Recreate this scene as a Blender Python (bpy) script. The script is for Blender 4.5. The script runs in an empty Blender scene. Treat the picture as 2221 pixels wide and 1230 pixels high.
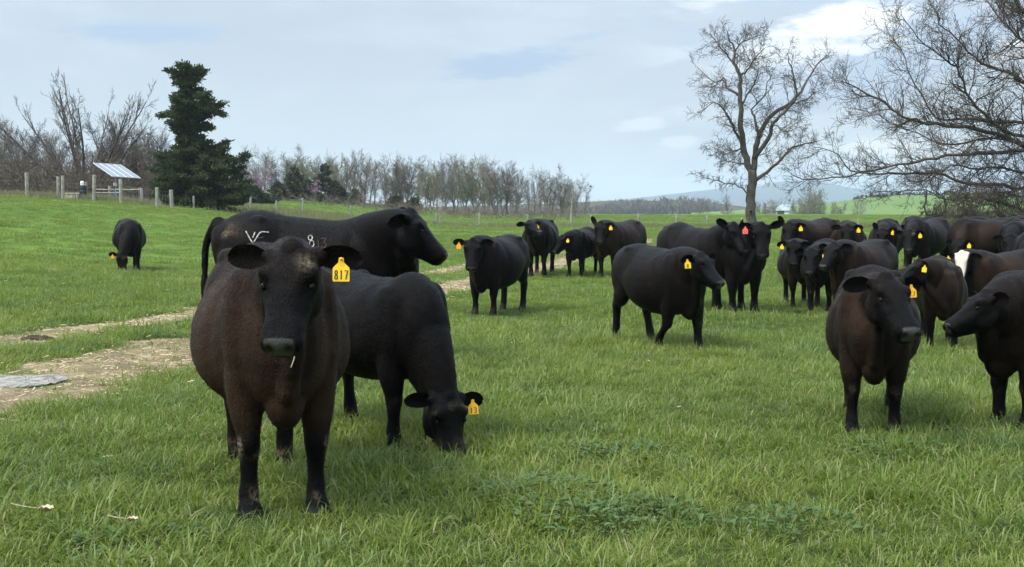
import bpy, bmesh, math, random
import numpy as np
from mathutils import Vector, Matrix, Quaternion
from mathutils.bvhtree import BVHTree
from mathutils import noise as mnoise

random.seed(7)
rng = np.random.default_rng(7)
scene = bpy.context.scene
C = scene.collection
R = math.radians

# ------------------------------------------------------------------ camera
EYE = Vector((0.0, 0.0, 1.55))
PW, PH, FPX = 2221.0, 1230.0, 2800.0
PITCH = math.atan((PH / 2 - 452.0) / FPX)
cam_data = bpy.data.cameras.new('camera')
cam = bpy.data.objects.new('camera', cam_data)
C.objects.link(cam)
cam.location = EYE
cam.rotation_euler = (math.pi / 2 - PITCH, 0, 0)
cam_data.sensor_width = 36.0
cam_data.lens = 36.0 * FPX / PW
cam_data.clip_start = 0.05
cam_data.clip_end = 30000.0
scene.camera = cam

# ------------------------------------------------------------------ sky and sun
SUN_EL, SUN_AZ = R(52), R(-125)          # azimuth from +Y, clockwise seen from above
world = bpy.data.worlds.new("World")
scene.world = world
world.use_nodes = True
wn, wl = world.node_tree.nodes, world.node_tree.links
wn.clear()


def wnode(t, **kw):
    n = wn.new(t)
    for k, v in kw.items():
        setattr(n, k, v)
    return n


def wmath(op, a, b=None, c=None, clamp=False):
    n = wnode('ShaderNodeMath', operation=op, use_clamp=clamp)
    for i, v in enumerate((a, b, c)):
        if v is None:
            continue
        if isinstance(v, (int, float)):
            n.inputs[i].default_value = v
        else:
            wl.new(v, n.inputs[i])
    return n.outputs[0]


def wmix(f, a, b, blend='MIX'):
    n = wnode('ShaderNodeMix', data_type='RGBA', blend_type=blend)
    n.clamp_factor = True
    for s, v in ((n.inputs[0], f), (n.inputs[6], a), (n.inputs[7], b)):
        if isinstance(v, (int, float)):
            s.default_value = v
        elif isinstance(v, tuple):
            s.default_value = (*v, 1)
        else:
            wl.new(v, s)
    return n.outputs[2]


def build_sky():
    sky = wnode('ShaderNodeTexSky', sky_type='NISHITA')
    sky.sun_disc = False
    sky.sun_elevation = SUN_EL
    sky.sun_rotation = SUN_AZ % (2 * math.pi)
    sky.air_density, sky.dust_density, sky.ozone_density = 1.0, 2.0, 1.0
    tc = wnode('ShaderNodeTexCoord')
    nrm = wnode('ShaderNodeVectorMath', operation='NORMALIZE')
    wl.new(tc.outputs['Generated'], nrm.inputs[0])
    sep = wnode('ShaderNodeSeparateXYZ')
    wl.new(nrm.outputs[0], sep.inputs[0])
    dx, dy, dz = sep.outputs
    up = wmath('MAXIMUM', dz, 0.0)
    # azimuth and elevation in degrees; the cloud sheet is laid out over them
    az = wmath('MULTIPLY', wmath('ARCTAN2', dx, dy), 57.2958)
    el = wmath('MULTIPLY', wmath('ARCSINE', dz), 57.2958)

    def noise(sx, sy, scale, detail, rough, off):
        cmb = wnode('ShaderNodeCombineXYZ')
        wl.new(wmath('MULTIPLY', az, sx), cmb.inputs[0])
        wl.new(wmath('MULTIPLY', el, sy), cmb.inputs[1])
        cmb.inputs[2].default_value = off
        n = wnode('ShaderNodeTexNoise')
        n.inputs['Scale'].default_value = scale
        n.inputs['Detail'].default_value = detail
        n.inputs['Roughness'].default_value = rough
        wl.new(cmb.outputs[0], n.inputs['Vector'])
        return n.outputs['Fac']

    def ramp(v, lo, hi):
        n = wnode('ShaderNodeMapRange', interpolation_type='SMOOTHSTEP')
        n.inputs['From Min'].default_value = lo
        n.inputs['From Max'].default_value = hi
        wl.new(v, n.inputs['Value'])
        return n.outputs['Result']

    # thin even veil
    hz = ramp(el, -1.0, 9.0)
    veil = wmix(hz, (0.241, 0.271, 0.296), (0.153, 0.178, 0.210))
    n1 = noise(0.35, 1.1, 0.45, 6, 0.55, 3.1)
    veil = wmix(wmath('MULTIPLY', ramp(n1, 0.40, 0.75), 0.30), veil, (0.251, 0.284, 0.308))
    # heavier broken cloud towards the right
    right = ramp(az, 3.0, 13.0)
    n2 = noise(0.30, 0.95, 0.50, 9, 0.58, 9.7)
    dark = wmath('MULTIPLY', ramp(n2, 0.43, 0.58), right)
    veil = wmix(wmath('MULTIPLY', dark, 0.85), veil, (0.148, 0.183, 0.238))
    n3 = noise(0.26, 0.85, 0.62, 9, 0.60, 21.3)
    bright = wmath('MULTIPLY', ramp(n3, 0.53, 0.66), right)
    veil = wmix(wmath('MULTIPLY', bright, 0.85), veil, (0.319, 0.326, 0.331))

    # small lens shaped clouds
    def lens(a0, e0, ra, re, tilt, col, amt, seed, veil):
        u = wmath('DIVIDE', wmath('SUBTRACT', az, a0), ra)
        e = wmath('SUBTRACT', wmath('SUBTRACT', el, e0), wmath('MULTIPLY', u, tilt))
        v = wmath('DIVIDE', e, re)
        d = wmath('SQRT', wmath('ADD', wmath('MULTIPLY', u, u), wmath('MULTIPLY', v, v)))
        n = noise(0.5, 1.9, 1.7, 10, 0.66, seed)
        d = wmath('ADD', d, wmath('MULTIPLY', wmath('SUBTRACT', n, 0.5), 1.7))
        m = ramp(d, 1.32, 0.60)
        return wmix(wmath('MULTIPLY', m, amt), veil, col)

    def px(u, v):
        d = pix_dir(u, v)
        return math.degrees(math.atan2(d.x, d.y)), math.degrees(math.asin(d.z))
    a, e = px(1105, 138)
    veil = lens(a, e, 3.0, 0.62, 0.35, (0.132, 0.170, 0.226), 0.95, 1.3, veil)
    a, e = px(325, 70)
    veil = lens(a, e, 3.2, 0.42, 0.05, (0.132, 0.170, 0.226), 0.9, 4.3, veil)
    a, e = px(1265, 80)
    veil = lens(a, e, 1.1, 0.18, 0.15, (0.140, 0.178, 0.230), 0.7, 6.1, veil)
    a, e = px(1390, 270)
    veil = lens(a, e, 1.1, 0.3, 0.15, (0.320, 0.335, 0.350), 0.5, 8.8, veil)
    a, e = px(1470, 308)
    veil = lens(a, e, 0.9, 0.28, 0.05, (0.320, 0.335, 0.350), 0.5, 12.8, veil)
    a, e = px(1845, 45)
    veil = lens(a, e, 2.6, 0.7, 0.25, (0.350, 0.348, 0.345), 0.85, 15.2, veil)
    # a bright overcast sky grows lighter towards the zenith
    gain = wmath('ADD', 1.0, wmath('MULTIPLY', up, 4.0))
    g = wnode('ShaderNodeVectorMath', operation='SCALE')
    wl.new(veil, g.inputs[0])
    wl.new(gain, g.inputs['Scale'])
    b1 = wnode('ShaderNodeBackground')
    wl.new(sky.outputs[0], b1.inputs[0])
    b1.inputs[1].default_value = 0.05
    b2 = wnode('ShaderNodeBackground')
    wl.new(g.outputs[0], b2.inputs[0])
    b2.inputs[1].default_value = 1.0
    mx = wnode('ShaderNodeMixShader')
    mx.inputs[0].default_value = 0.86
    wl.new(b1.outputs[0], mx.inputs[1])
    wl.new(b2.outputs[0], mx.inputs[2])
    out = wnode('ShaderNodeOutputWorld')
    wl.new(mx.outputs[0], out.inputs[0])


CAM_M = Matrix.Rotation(math.pi / 2 - PITCH, 3, 'X')


def pix_dir(u, v):
    """unit direction of the photograph's pixel (u, v)"""
    return (CAM_M @ Vector(((u - PW / 2) / FPX, -(v - PH / 2) / FPX, -1.0))).normalized()


build_sky()
sun_data = bpy.data.lights.new('sun', 'SUN')
sun_data.energy = 2.0
sun_data.angle = R(20)
sun_data.color = (1.0, 0.96, 0.90)
sun = bpy.data.objects.new('sun', sun_data)
C.objects.link(sun)
sd = Vector((math.sin(SUN_AZ) * math.cos(SUN_EL), math.cos(SUN_AZ) * math.cos(SUN_EL), math.sin(SUN_EL)))
sun.rotation_euler = sd.to_track_quat('Z', 'Y').to_euler()

vs = scene.view_settings
vs.view_transform = 'Standard'
vs.look = 'None'
vs.exposure = 1.33
vs.gamma = 1.0
vs.use_curve_mapping = False
scene.cycles.use_denoising = True
scene.cycles.max_bounces = 6
scene.cycles.diffuse_bounces = 3
scene.cycles.glossy_bounces = 2
scene.cycles.transmission_bounces = 3
scene.cycles.transparent_max_bounces = 4
scene.cycles.volume_bounces = 1


# ------------------------------------------------------------------ helpers
def sstep(a, b, x):
    t = np.clip((np.asarray(x, float) - a) / (b - a), 0, 1)
    return t * t * (3 - 2 * t)


def ground(x, y):
    """height of the pasture"""
    x = np.asarray(x, float)
    y = np.asarray(y, float)
    hill = 2.3 * sstep(0, -34, x) * sstep(6, 72, y)
    far = 0.55 * sstep(112, 168, y)
    drop = sstep(215, 420, y) * 5.5
    roll = 0.035 * np.sin(x * 0.9 + 1.3) * np.sin(y * 0.62) + 0.05 * np.sin(x * 0.23 + y * 0.17)
    roll = roll * sstep(3, 12, np.hypot(x, y))
    return hill + far * (1 - 0.0 * x) - drop + roll


def gz(x, y):
    return float(ground(x, y))


def on_ground(u, v):
    """where the ray through the photograph's pixel meets the pasture"""
    d = pix_dir(u, v)
    t, step = 2.0, 0.02
    while t < 900:
        p = EYE + d * t
        if p.z < gz(p.x, p.y):
            lo, hi = t - step, t
            for _ in range(20):
                m = (lo + hi) / 2
                p = EYE + d * m
                if p.z < gz(p.x, p.y):
                    hi = m
                else:
                    lo = m
            return EYE + d * hi
        step = max(0.02, t * 0.004)
        t += step
    return EYE + d * 900


def at_depth(u, v, depth):
    """the point on the pixel's ray at a forward distance"""
    d = pix_dir(u, v)
    return EYE + d * (depth / d.y)


def new_mesh(name, V, F, mat=None, smooth=False, attrs=None):
    V = np.asarray(V, np.float32).reshape(-1, 3)
    me = bpy.data.meshes.new(name)
    if isinstance(F, np.ndarray):
        nf, k = F.shape
        me.vertices.add(len(V))
        me.vertices.foreach_set('co', V.ravel())
        me.loops.add(nf * k)
        me.loops.foreach_set('vertex_index', F.astype(np.int32).ravel())
        me.polygons.add(nf)
        me.polygons.foreach_set('loop_start', np.arange(0, nf * k, k, dtype=np.int32))
        me.update(calc_edges=True)
    else:
        me.from_pydata(V.tolist(), [], [tuple(f) for f in F])
        me.update()
    if smooth:
        me.polygons.foreach_set('use_smooth', np.ones(len(me.polygons), bool))
    if attrs:
        for k, (kind, data) in attrs.items():
            a = me.attributes.new(k, kind, 'POINT')
            a.data.foreach_set('color' if kind == 'FLOAT_COLOR' else 'value', np.asarray(data, np.float32).ravel())
    if mat:
        me.materials.append(mat)
    return me


def link(name, me, parent=None, kind=None, label=None, cat=None, group=None, loc=None):
    o = bpy.data.objects.new(name, me)
    C.objects.link(o)
    if parent:
        o.parent = parent
    tag(o, label, cat, group, kind)
    if loc is not None:
        o.location = loc
    return o


def tag(o, label=None, cat=None, group=None, kind=None):
    for k, v in (('label', label), ('category', cat), ('group', group), ('kind', kind)):
        if v:
            o[k] = v
    return o


class MB:
    """collects simple shapes into one mesh"""

    def __init__(s):
        s.V, s.F, s.n = [], [], 0

    def add(s, V, F):
        V = np.asarray(V, float)
        s.V.append(V)
        s.F.extend([tuple(int(i) + s.n for i in f) for f in F])
        s.n += len(V)

    def box(s, c, size, rot=None, taper=1.0):
        hx, hy, hz = (q / 2 for q in size)
        P = [Vector((x * hx * (taper if z > 0 else 1), y * hy * (taper if z > 0 else 1), z * hz))
             for z in (-1, 1) for y in (-1, 1) for x in (-1, 1)]
        if rot is not None:
            P = [rot @ p for p in P]
        s.add([tuple(Vector(c) + p) for p in P],
              [(0, 2, 3, 1), (4, 5, 7, 6), (0, 1, 5, 4), (2, 6, 7, 3), (0, 4, 6, 2), (1, 3, 7, 5)])

    def tube(s, pts, rad, n=6, cap=True):
        pts = [Vector(p) for p in pts]
        if isinstance(rad, (int, float)):
            rad = [rad] * len(pts)
        V, F = [], []
        ref = None
        for i, p in enumerate(pts):
            t = (pts[min(i + 1, len(pts) - 1)] - pts[max(i - 1, 0)]).normalized()
            if ref is None:
                ref = t.orthogonal().normalized()
            ref = (ref - t * ref.dot(t)).normalized()
            b = t.cross(ref)
            for k in range(n):
                a = 2 * math.pi * k / n
                V.append(tuple(p + (ref * math.cos(a) + b * math.sin(a)) * rad[i]))
        for i in range(len(pts) - 1):
            for k in range(n):
                F.append((i * n + k, i * n + (k + 1) % n, (i + 1) * n + (k + 1) % n, (i + 1) * n + k))
        if cap:
            F.append(tuple(range(n - 1, -1, -1)))
            F.append(tuple((len(pts) - 1) * n + k for k in range(n)))
        s.add(V, F)

    def mesh(s, name, mat=None, smooth=False):
        V = np.concatenate(s.V) if s.V else np.zeros((0, 3))
        return new_mesh(name, V, s.F, mat, smooth)


# ------------------------------------------------------------------ materials
class NT:
    """small helper for node materials"""

    def __init__(s, name):
        s.m = bpy.data.materials.new(name)
        s.m.use_nodes = True
        s.t = s.m.node_tree
        s.t.nodes.clear()
        s.out = s.t.nodes.new('ShaderNodeOutputMaterial')

    def n(s, t, **kw):
        n = s.t.nodes.new(t)
        for k, v in kw.items():
            setattr(n, k, v)
        return n

    def put(s, sock, v):
        if isinstance(v, (int, float)):
            sock.default_value = v
        elif isinstance(v, (tuple, list)):
            sock.default_value = (*v, 1) if len(v) == 3 and sock.type == 'RGBA' else v
        else:
            s.t.links.new(v, sock)

    def math(s, op, a, b=None, clamp=False):
        n = s.n('ShaderNodeMath', operation=op, use_clamp=clamp)
        s.put(n.inputs[0], a)
        if b is not None:
            s.put(n.inputs[1], b)
        return n.outputs[0]

    def mix(s, f, a, b, blend='MIX'):
        n = s.n('ShaderNodeMix', data_type='RGBA', blend_type=blend)
        s.put(n.inputs[0], f)
        s.put(n.inputs[6], a)
        s.put(n.inputs[7], b)
        return n.outputs[2]

    def noise(s, vec, scale, detail=4, rough=0.55, dist=0.0):
        n = s.n('ShaderNodeTexNoise')
        n.inputs['Scale'].default_value = scale
        n.inputs['Detail'].default_value = detail
        n.inputs['Roughness'].default_value = rough
        n.inputs['Distortion'].default_value = dist
        if vec is not None:
            s.put(n.inputs['Vector'], vec)
        return n.outputs['Fac']

    def ramp(s, v, lo, hi, a=0.0, b=1.0):
        n = s.n('ShaderNodeMapRange', interpolation_type='SMOOTHSTEP')
        s.put(n.inputs['Value'], v)
        n.inputs['From Min'].default_value = lo
        n.inputs['From Max'].default_value = hi
        n.inputs['To Min'].default_value = a
        n.inputs['To Max'].default_value = b
        return n.outputs['Result']

    def pos(s):
        return s.n('ShaderNodeNewGeometry').outputs['Position']

    def obj(s):
        return s.n('ShaderNodeTexCoord').outputs['Object']

    def scaled(s, vec, sc):
        n = s.n('ShaderNodeMapping')
        s.put(n.inputs['Vector'], vec)
        n.inputs['Scale'].default_value = sc
        return n.outputs[0]

    def attr(s, name, out='Color'):
        n = s.n('ShaderNodeAttribute')
        n.attribute_name = name
        return n.outputs[out]

    def bump(s, h, strength, dist):
        n = s.n('ShaderNodeBump')
        n.inputs['Strength'].default_value = strength
        n.inputs['Distance'].default_value = dist
        s.put(n.inputs['Height'], h)
        return n.outputs[0]

    def principled(s, color, rough=0.6, spec=0.5, normal=None, **kw):
        n = s.n('ShaderNodeBsdfPrincipled')
        s.put(n.inputs['Base Color'], color)
        s.put(n.inputs['Roughness'], rough)
        s.put(n.inputs['Specular IOR Level'], spec)
        if normal is not None:
            s.put(n.inputs['Normal'], normal)
        for k, v in kw.items():
            s.put(n.inputs[k], v)
        s.t.links.new(n.outputs[0], s.out.inputs[0])
        return n


def simple_mat(name, col, rough=0.7, spec=0.3, var=0.25, scale=8.0, bump=0.0, **kw):
    t = NT(name)
    f = t.noise(t.obj(), scale, 5, 0.6)
    c = t.mix(t.ramp(f, 0.3, 0.7), tuple(q * (1 - var) for q in col), tuple(min(1, q * (1 + var)) for q in col))
    nn = t.bump(f, bump, 0.02) if bump else None
    t.principled(c, rough, spec, nn, **kw)
    return t.m
# ------------------------------------------------------------------ the pasture
def polyline_dist(px_, py_, pts):
    """distance of many points to a polyline, and how far along it the nearest point is"""
    best = np.full(px_.shape, 1e9)
    along = np.zeros(px_.shape)
    n = len(pts) - 1
    for i in range(n):
        ax, ay = pts[i]
        bx, by = pts[i + 1]
        dx, dy = bx - ax, by - ay
        t = np.clip(((px_ - ax) * dx + (py_ - ay) * dy) / (dx * dx + dy * dy + 1e-9), 0, 1)
        d = np.hypot(px_ - ax - t * dx, py_ - ay - t * dy)
        m = d < best
        best = np.where(m, d, best)
        along = np.where(m, (i + t) / n, along)
    return best, along


def vnoise(x, y, seed=0):
    """smooth value noise on arrays"""
    r = np.random.default_rng(seed).random((256, 256))
    xi, yi = np.floor(x).astype(int), np.floor(y).astype(int)
    fx, fy = x - xi, y - yi
    fx, fy = fx * fx * (3 - 2 * fx), fy * fy * (3 - 2 * fy)
    g = lambda a, b: r[a % 256, b % 256]
    return ((g(xi, yi) * (1 - fx) + g(xi + 1, yi) * fx) * (1 - fy)
            + (g(xi, yi + 1) * (1 - fx) + g(xi + 1, yi + 1) * fx) * fy)


def fbm(x, y, seed=0, oct_=4):
    s, a, tot = 0, 1.0, 0
    for k in range(oct_):
        s = s + a * vnoise(x * 2**k + 17.3 * k, y * 2**k + 5.1 * k, seed + k)
        tot += a
        a *= 0.55
    return s / tot


RUT_FAR = [(-420, 800), (-150, 768), (0, 746), (55, 737), (140, 722), (203, 712), (276, 702), (350, 691), (426, 681),
           (640, 646), (850, 603), (1000, 580), (1110, 561), (1270, 546), (1390, 521)]
RUT_NEAR = [(-300, 940), (-100, 890), (0, 862), (100, 828), (200, 792), (320, 766), (417, 746), (650, 700), (915, 640),
            (1000, 616), (1115, 596), (1220, 568), (1300, 549), (1400, 519)]


def _xy(lst):
    return [tuple(on_ground(u, v).xy) for u, v in lst]


RUT_FAR_XY, RUT_NEAR_XY = _xy(RUT_FAR), _xy(RUT_NEAR)
PATCH_XY = [tuple(on_ground(u, v).xy) for u, v in ((-200, 900), (-20, 860), (110, 850), (210, 815), (300, 785))]
BARE_XY = [tuple(on_ground(u, v).xy) for u, v in ((1385, 521), (1440, 518))]


def track_mask(x, y):
    """1 on the worn straw covered wheel tracks, 0 in the grass"""
    n = fbm(x * 1.1, y * 1.1, 3) - 0.5
    n2 = fbm(x * 4.0, y * 4.0, 11) - 0.5
    d1, _ = polyline_dist(x, y, RUT_FAR_XY)
    d2, _ = polyline_dist(x, y, RUT_NEAR_XY)
    d3, a3 = polyline_dist(x, y, PATCH_XY)
    d4, _ = polyline_dist(x, y, BARE_XY)
    w = n * 0.75 + n2 * 0.40
    m = np.maximum(sstep(0.62, 0.22, d1 + w), sstep(0.78, 0.30, d2 + w))
    m = np.maximum(m, sstep(1.00, 0.35, d3 + w * 1.2))
    m = np.maximum(m, sstep(0.8, 0.3, d4 + w))
    return m


def ground_material():
    t = NT('pasture_ground')
    p = t.pos()
    n1 = t.noise(p, 0.16, 5, 0.6)
    n2 = t.noise(p, 1.3, 5, 0.6)
    n3 = t.noise(p, 9.0, 5, 0.65)
    g = t.mix(t.ramp(n1, 0.35, 0.65), (0.085, 0.155, 0.026), (0.125, 0.190, 0.036))
    g = t.mix(t.math('MULTIPLY', t.ramp(n2, 0.45, 0.62), 0.75), g, (0.060, 0.108, 0.030))
    g = t.mix(t.math('MULTIPLY', t.ramp(n3, 0.5, 0.8), 0.5), g, (0.17, 0.225, 0.070))
    # near the eye the ground litter is darkened as shade between the blades
    sep = t.n('ShaderNodeSeparateXYZ')
    t.put(sep.inputs[0], p)
    near = t.ramp(sep.outputs[1], 34, 14)
    shaded_thatch = t.mix(t.ramp(n3, 0.35, 0.7), (0.020, 0.032, 0.010), (0.055, 0.066, 0.024))
    g = t.mix(t.math('MULTIPLY', near, 0.85), g, shaded_thatch)
    tr = t.attr('track', 'Fac')
    g = t.mix(t.math('MULTIPLY', tr, 0.8), g, (0.20, 0.155, 0.085))
    far = t.ramp(sep.outputs[1], 240, 500)
    g = t.mix(far, g, (0.07, 0.11, 0.035))
    t.principled(g, 0.95, 0.04, t.bump(t.math('ADD', n3, t.noise(p, 30, 4)), 0.8, 0.05))
    return t.m


def straw_material():
    t = NT('trodden_straw')
    p = t.pos()
    n1 = t.noise(t.scaled(p, (1, 1, 1)), 2.0, 5, 0.6)
    n2 = t.noise(t.scaled(p, (18, 55, 30)), 1.0, 5, 0.7, 0.6)
    n3 = t.noise(p, 45, 4, 0.65)
    c = t.mix(t.ramp(n1, 0.35, 0.65), (0.195, 0.155, 0.092), (0.34, 0.275, 0.165))
    c = t.mix(t.math('MULTIPLY', t.ramp(n2, 0.50, 0.72), 0.7), c, (0.40, 0.32, 0.205))
    c = t.mix(t.math('MULTIPLY', t.ramp(n3, 0.52, 0.68), 0.8), c, (0.070, 0.055, 0.036))
    t.principled(c, 0.95, 0.05, t.bump(t.math('ADD', n2, n3), 0.9, 0.03))
    return t.m


def build_ground():
    # rings of ever larger cells, fine inside the view
    rr = [1.5]
    while rr[-1] < 130:
        rr.append(rr[-1] * 1.0095)
    while rr[-1] < 420:
        rr.append(rr[-1] * 1.03)
    while rr[-1] < 9000:
        rr.append(rr[-1] * 1.12)
    rr = np.array(rr)
    th = np.concatenate([np.arange(-33, 33, 0.36), np.arange(33, 327, 6.0)])
    th = np.radians(th)
    nr, nt = len(rr), len(th)
    X = rr[:, None] * np.sin(th)[None]
    Y = rr[:, None] * np.cos(th)[None]
    Zg = ground(X, Y)
    V = np.stack([X, Y, Zg], -1).reshape(-1, 3)
    V = np.concatenate([V, [[0, 0, gz(0, 0)]]])
    i, j = np.meshgrid(np.arange(nr - 1), np.arange(nt), indexing='ij')
    a = (i * nt + j).ravel()
    b = (i * nt + (j + 1) % nt).ravel()
    F = np.stack([a, a + nt, b + nt, b], 1)
    tm = track_mask(X.ravel(), Y.ravel())
    tm = np.where(np.hypot(X.ravel(), Y.ravel()) < 90, tm, 0)
    tm = np.append(tm, 0)
    me = new_mesh('pasture_ground', V, F, ground_material(), True, dict(track=('FLOAT', tm)))
    bm = bmesh.new()
    bm.from_mesh(me)
    bm.verts.ensure_lookup_table()
    c = bm.verts[len(V) - 1]
    for k in range(nt):
        bm.faces.new((c, bm.verts[(k + 1) % nt], bm.verts[k]))
    bmesh.ops.recalc_face_normals(bm, faces=bm.faces)
    bm.to_mesh(me)
    bm.free()
    link('pasture_ground', me, kind='structure')
    # the worn wheel tracks: a thin sheet lying on the ground where the mask is strong
    fm = tm[F].mean(1)
    sel = F[(fm > 0.42)]
    ids, inv = np.unique(sel, return_inverse=True)
    W = V[ids].copy()
    W[:, 2] += 0.007 + 0.010 * (fbm(W[:, 0] * 9, W[:, 1] * 9, 5) - 0.4)
    link('dirt_track', new_mesh('dirt_track', W, inv.reshape(-1, 4)[:, ::-1], straw_material(), True), kind='structure')


build_ground()


# ------------------------------------------------------------------ far country
def land_strip(name, prof_u, prof_v, z_front, z_back, base_z, mat, rows=14, jitter=0.0, seed=1, skew=0.0):
    """a ridge whose skyline passes through the given pixels at the ridge distance"""
    us = np.linspace(prof_u[0], prof_u[-1], 140)
    vs_ = np.interp(us, prof_u, prof_v)
    rs = np.random.default_rng(seed)
    Zr = (z_front + z_back) / 2
    V, F = [], []
    for k in range(rows):
        t = k / (rows - 1)
        Zk = z_front + (z_back - z_front) * t
        hgt = math.sin(math.pi * t) ** 0.8
        for u, v in zip(us, vs_):
            top = at_depth(u, v, Zr)
            x = top.x * Zk / Zr
            z = base_z + (top.z - base_z) * hgt
            V.append((x, Zk, z + jitter * hgt * (mnoise.noise(Vector((x, Zk, 0)) * 0.012) + 0.4 * mnoise.noise(Vector((x, Zk, 0)) * 0.05))))
    n = len(us)
    for k in range(rows - 1):
        for i in range(n - 1):
            F.append((k * n + i, k * n + i + 1, (k + 1) * n + i + 1, (k + 1) * n + i))
    return link(name, new_mesh(name, V, F, mat, True), kind='structure')


def hill_material(name, a, b, scale):
    t = NT(name)
    n = t.noise(t.pos(), scale, 6, 0.65)
    c = t.mix(t.ramp(n, 0.4, 0.62), a, b)
    t.principled(c, 0.95, 0.02)
    return t.m


M_WOOD_HILL = hill_material('wooded_slope', (0.050, 0.046, 0.038), (0.085, 0.085, 0.050), 0.02)
M_GREEN_HILL = hill_material('green_slope', (0.095, 0.160, 0.040), (0.13, 0.185, 0.060), 0.008)
M_MOUNT = hill_material('haze_blue_forest', (0.014, 0.020, 0.026), (0.022, 0.030, 0.034), 0.003)  # blue of the distant haze is mixed into the forest colour
land_strip('mountain', [1180, 1400, 1500, 1560, 1640, 1680, 1720, 1765, 1800, 1850, 1920, 2020, 2150, 2300, 2600, 3000],
           [448, 428, 416, 409, 405, 396, 392, 393, 399, 409, 414, 417, 422, 425, 432, 446], 4300, 5700, -14, M_MOUNT, jitter=4)
land_strip('wooded_hill', [700, 900, 1000, 1180, 1270, 1330, 1400, 1470, 1530, 1570, 1620, 1680],
           [455, 450, 447, 444, 441, 438, 436, 434, 437, 443, 450, 458], 800, 1150, -9, M_WOOD_HILL, jitter=2)
land_strip('green_hill', [1500, 1580, 1640, 1720, 1800, 1880, 1960, 2060, 2200, 2400, 2700],
           [462, 458, 452, 447, 441, 431, 426, 424, 425, 430, 450], 480, 1000, -9, M_GREEN_HILL, jitter=1.0)
# ------------------------------------------------------------------ cattle
def hermite(xs, Y, xq):
    """smooth curve through the rows of Y at xs"""
    xs = np.asarray(xs, float)
    Y = np.asarray(Y, float)
    m = np.gradient(Y, xs, axis=0)
    i = np.clip(np.searchsorted(xs, xq) - 1, 0, len(xs) - 2)
    h = (xs[i + 1] - xs[i])[:, None]
    t = ((xq - xs[i]) / h[:, 0])[:, None]
    return ((2 * t**3 - 3 * t**2 + 1) * Y[i] + (t**3 - 2 * t**2 + t) * h * m[i]
            + (-2 * t**3 + 3 * t**2) * Y[i + 1] + (t**3 - t**2) * h * m[i + 1])


class Blob:
    def __init__(s):
        s.V, s.F, s.n = [], [], 0

    def rings(s, rings):
        """closed skin over a list of equal rings"""
        k = len(rings[0])
        V = np.concatenate(rings + [rings[0].mean(0)[None], rings[-1].mean(0)[None]])
        m = len(rings)
        F = []
        for i in range(m - 1):
            for j in range(k):
                a, b = i * k + j, i * k + (j + 1) % k
                F.append((a, b, b + k, a + k))
        for j in range(k):
            F.append((m * k, (j + 1) % k, j))
            F.append((m * k + 1, (m - 1) * k + j, (m - 1) * k + (j + 1) % k))
        s.V.append(V)
        s.F += [tuple(i + s.n for i in f) for f in F]
        s.n += len(V)

    def ball(s, c, r, M=None):
        rings = []
        for a in np.linspace(-1.45, 1.45, 9):
            ph = np.linspace(0, 2 * np.pi, 14, endpoint=False)
            P = np.stack([r[0] * np.cos(a) * np.cos(ph), r[1] * np.cos(a) * np.sin(ph),
                          np.full(14, r[2] * np.sin(a) / np.sin(1.45))], 1)
            P = P + np.asarray(c)
            rings.append(P if M is None else M(P))
        s.rings(rings)


def unit(v):
    v = np.asarray(v, float)
    return v / np.linalg.norm(v)


def rot_y(p, pivot, deg):
    """swing in the body's fore and aft plane; positive moves what hangs below forward"""
    a = R(deg)
    d = np.asarray(p, float) - pivot
    return pivot + np.array([d[0] * math.cos(a) - d[2] * math.sin(a), d[1], d[0] * math.sin(a) + d[2] * math.cos(a)])


TORSO = np.array([
    # x, top, bottom, half width, height of widest
    (-0.885, 1.13, 0.98, 0.075, 1.06),
    (-0.86, 1.20, 0.88, 0.15, 1.04),
    (-0.78, 1.255, 0.76, 0.225, 1.02),
    (-0.64, 1.310, 0.68, 0.290, 1.00),
    (-0.46, 1.330, 0.63, 0.325, 0.98),
    (-0.25, 1.292, 0.575, 0.360, 0.88),
    (0.00, 1.268, 0.520, 0.395, 0.80),
    (0.22, 1.266, 0.510, 0.380, 0.80),
    (0.42, 1.290, 0.525, 0.325, 0.86),
    (0.58, 1.310, 0.545, 0.285, 0.92),
    (0.70, 1.270, 0.575, 0.235, 0.95),
    (0.80, 1.190, 0.620, 0.185, 0.92),
    (0.87, 1.080, 0.690, 0.120, 0.88),
    (0.90, 0.980, 0.770, 0.060, 0.87)])

HEAD = np.array([
    # along the face, above, below, half width
    (-0.045, 0.030, 0.060, 0.050),
    (-0.02, 0.065, 0.095, 0.090),
    (0.03, 0.090, 0.150, 0.120),
    (0.085, 0.098, 0.195, 0.138),
    (0.14, 0.090, 0.218, 0.142),
    (0.20, 0.079, 0.212, 0.128),
    (0.265, 0.072, 0.188, 0.113),
    (0.33, 0.067, 0.158, 0.102),
    (0.39, 0.064, 0.134, 0.098),
    (0.435, 0.060, 0.120, 0.100),
    (0.468, 0.047, 0.098, 0.092),
    (0.486, 0.020, 0.062, 0.066)])

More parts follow.
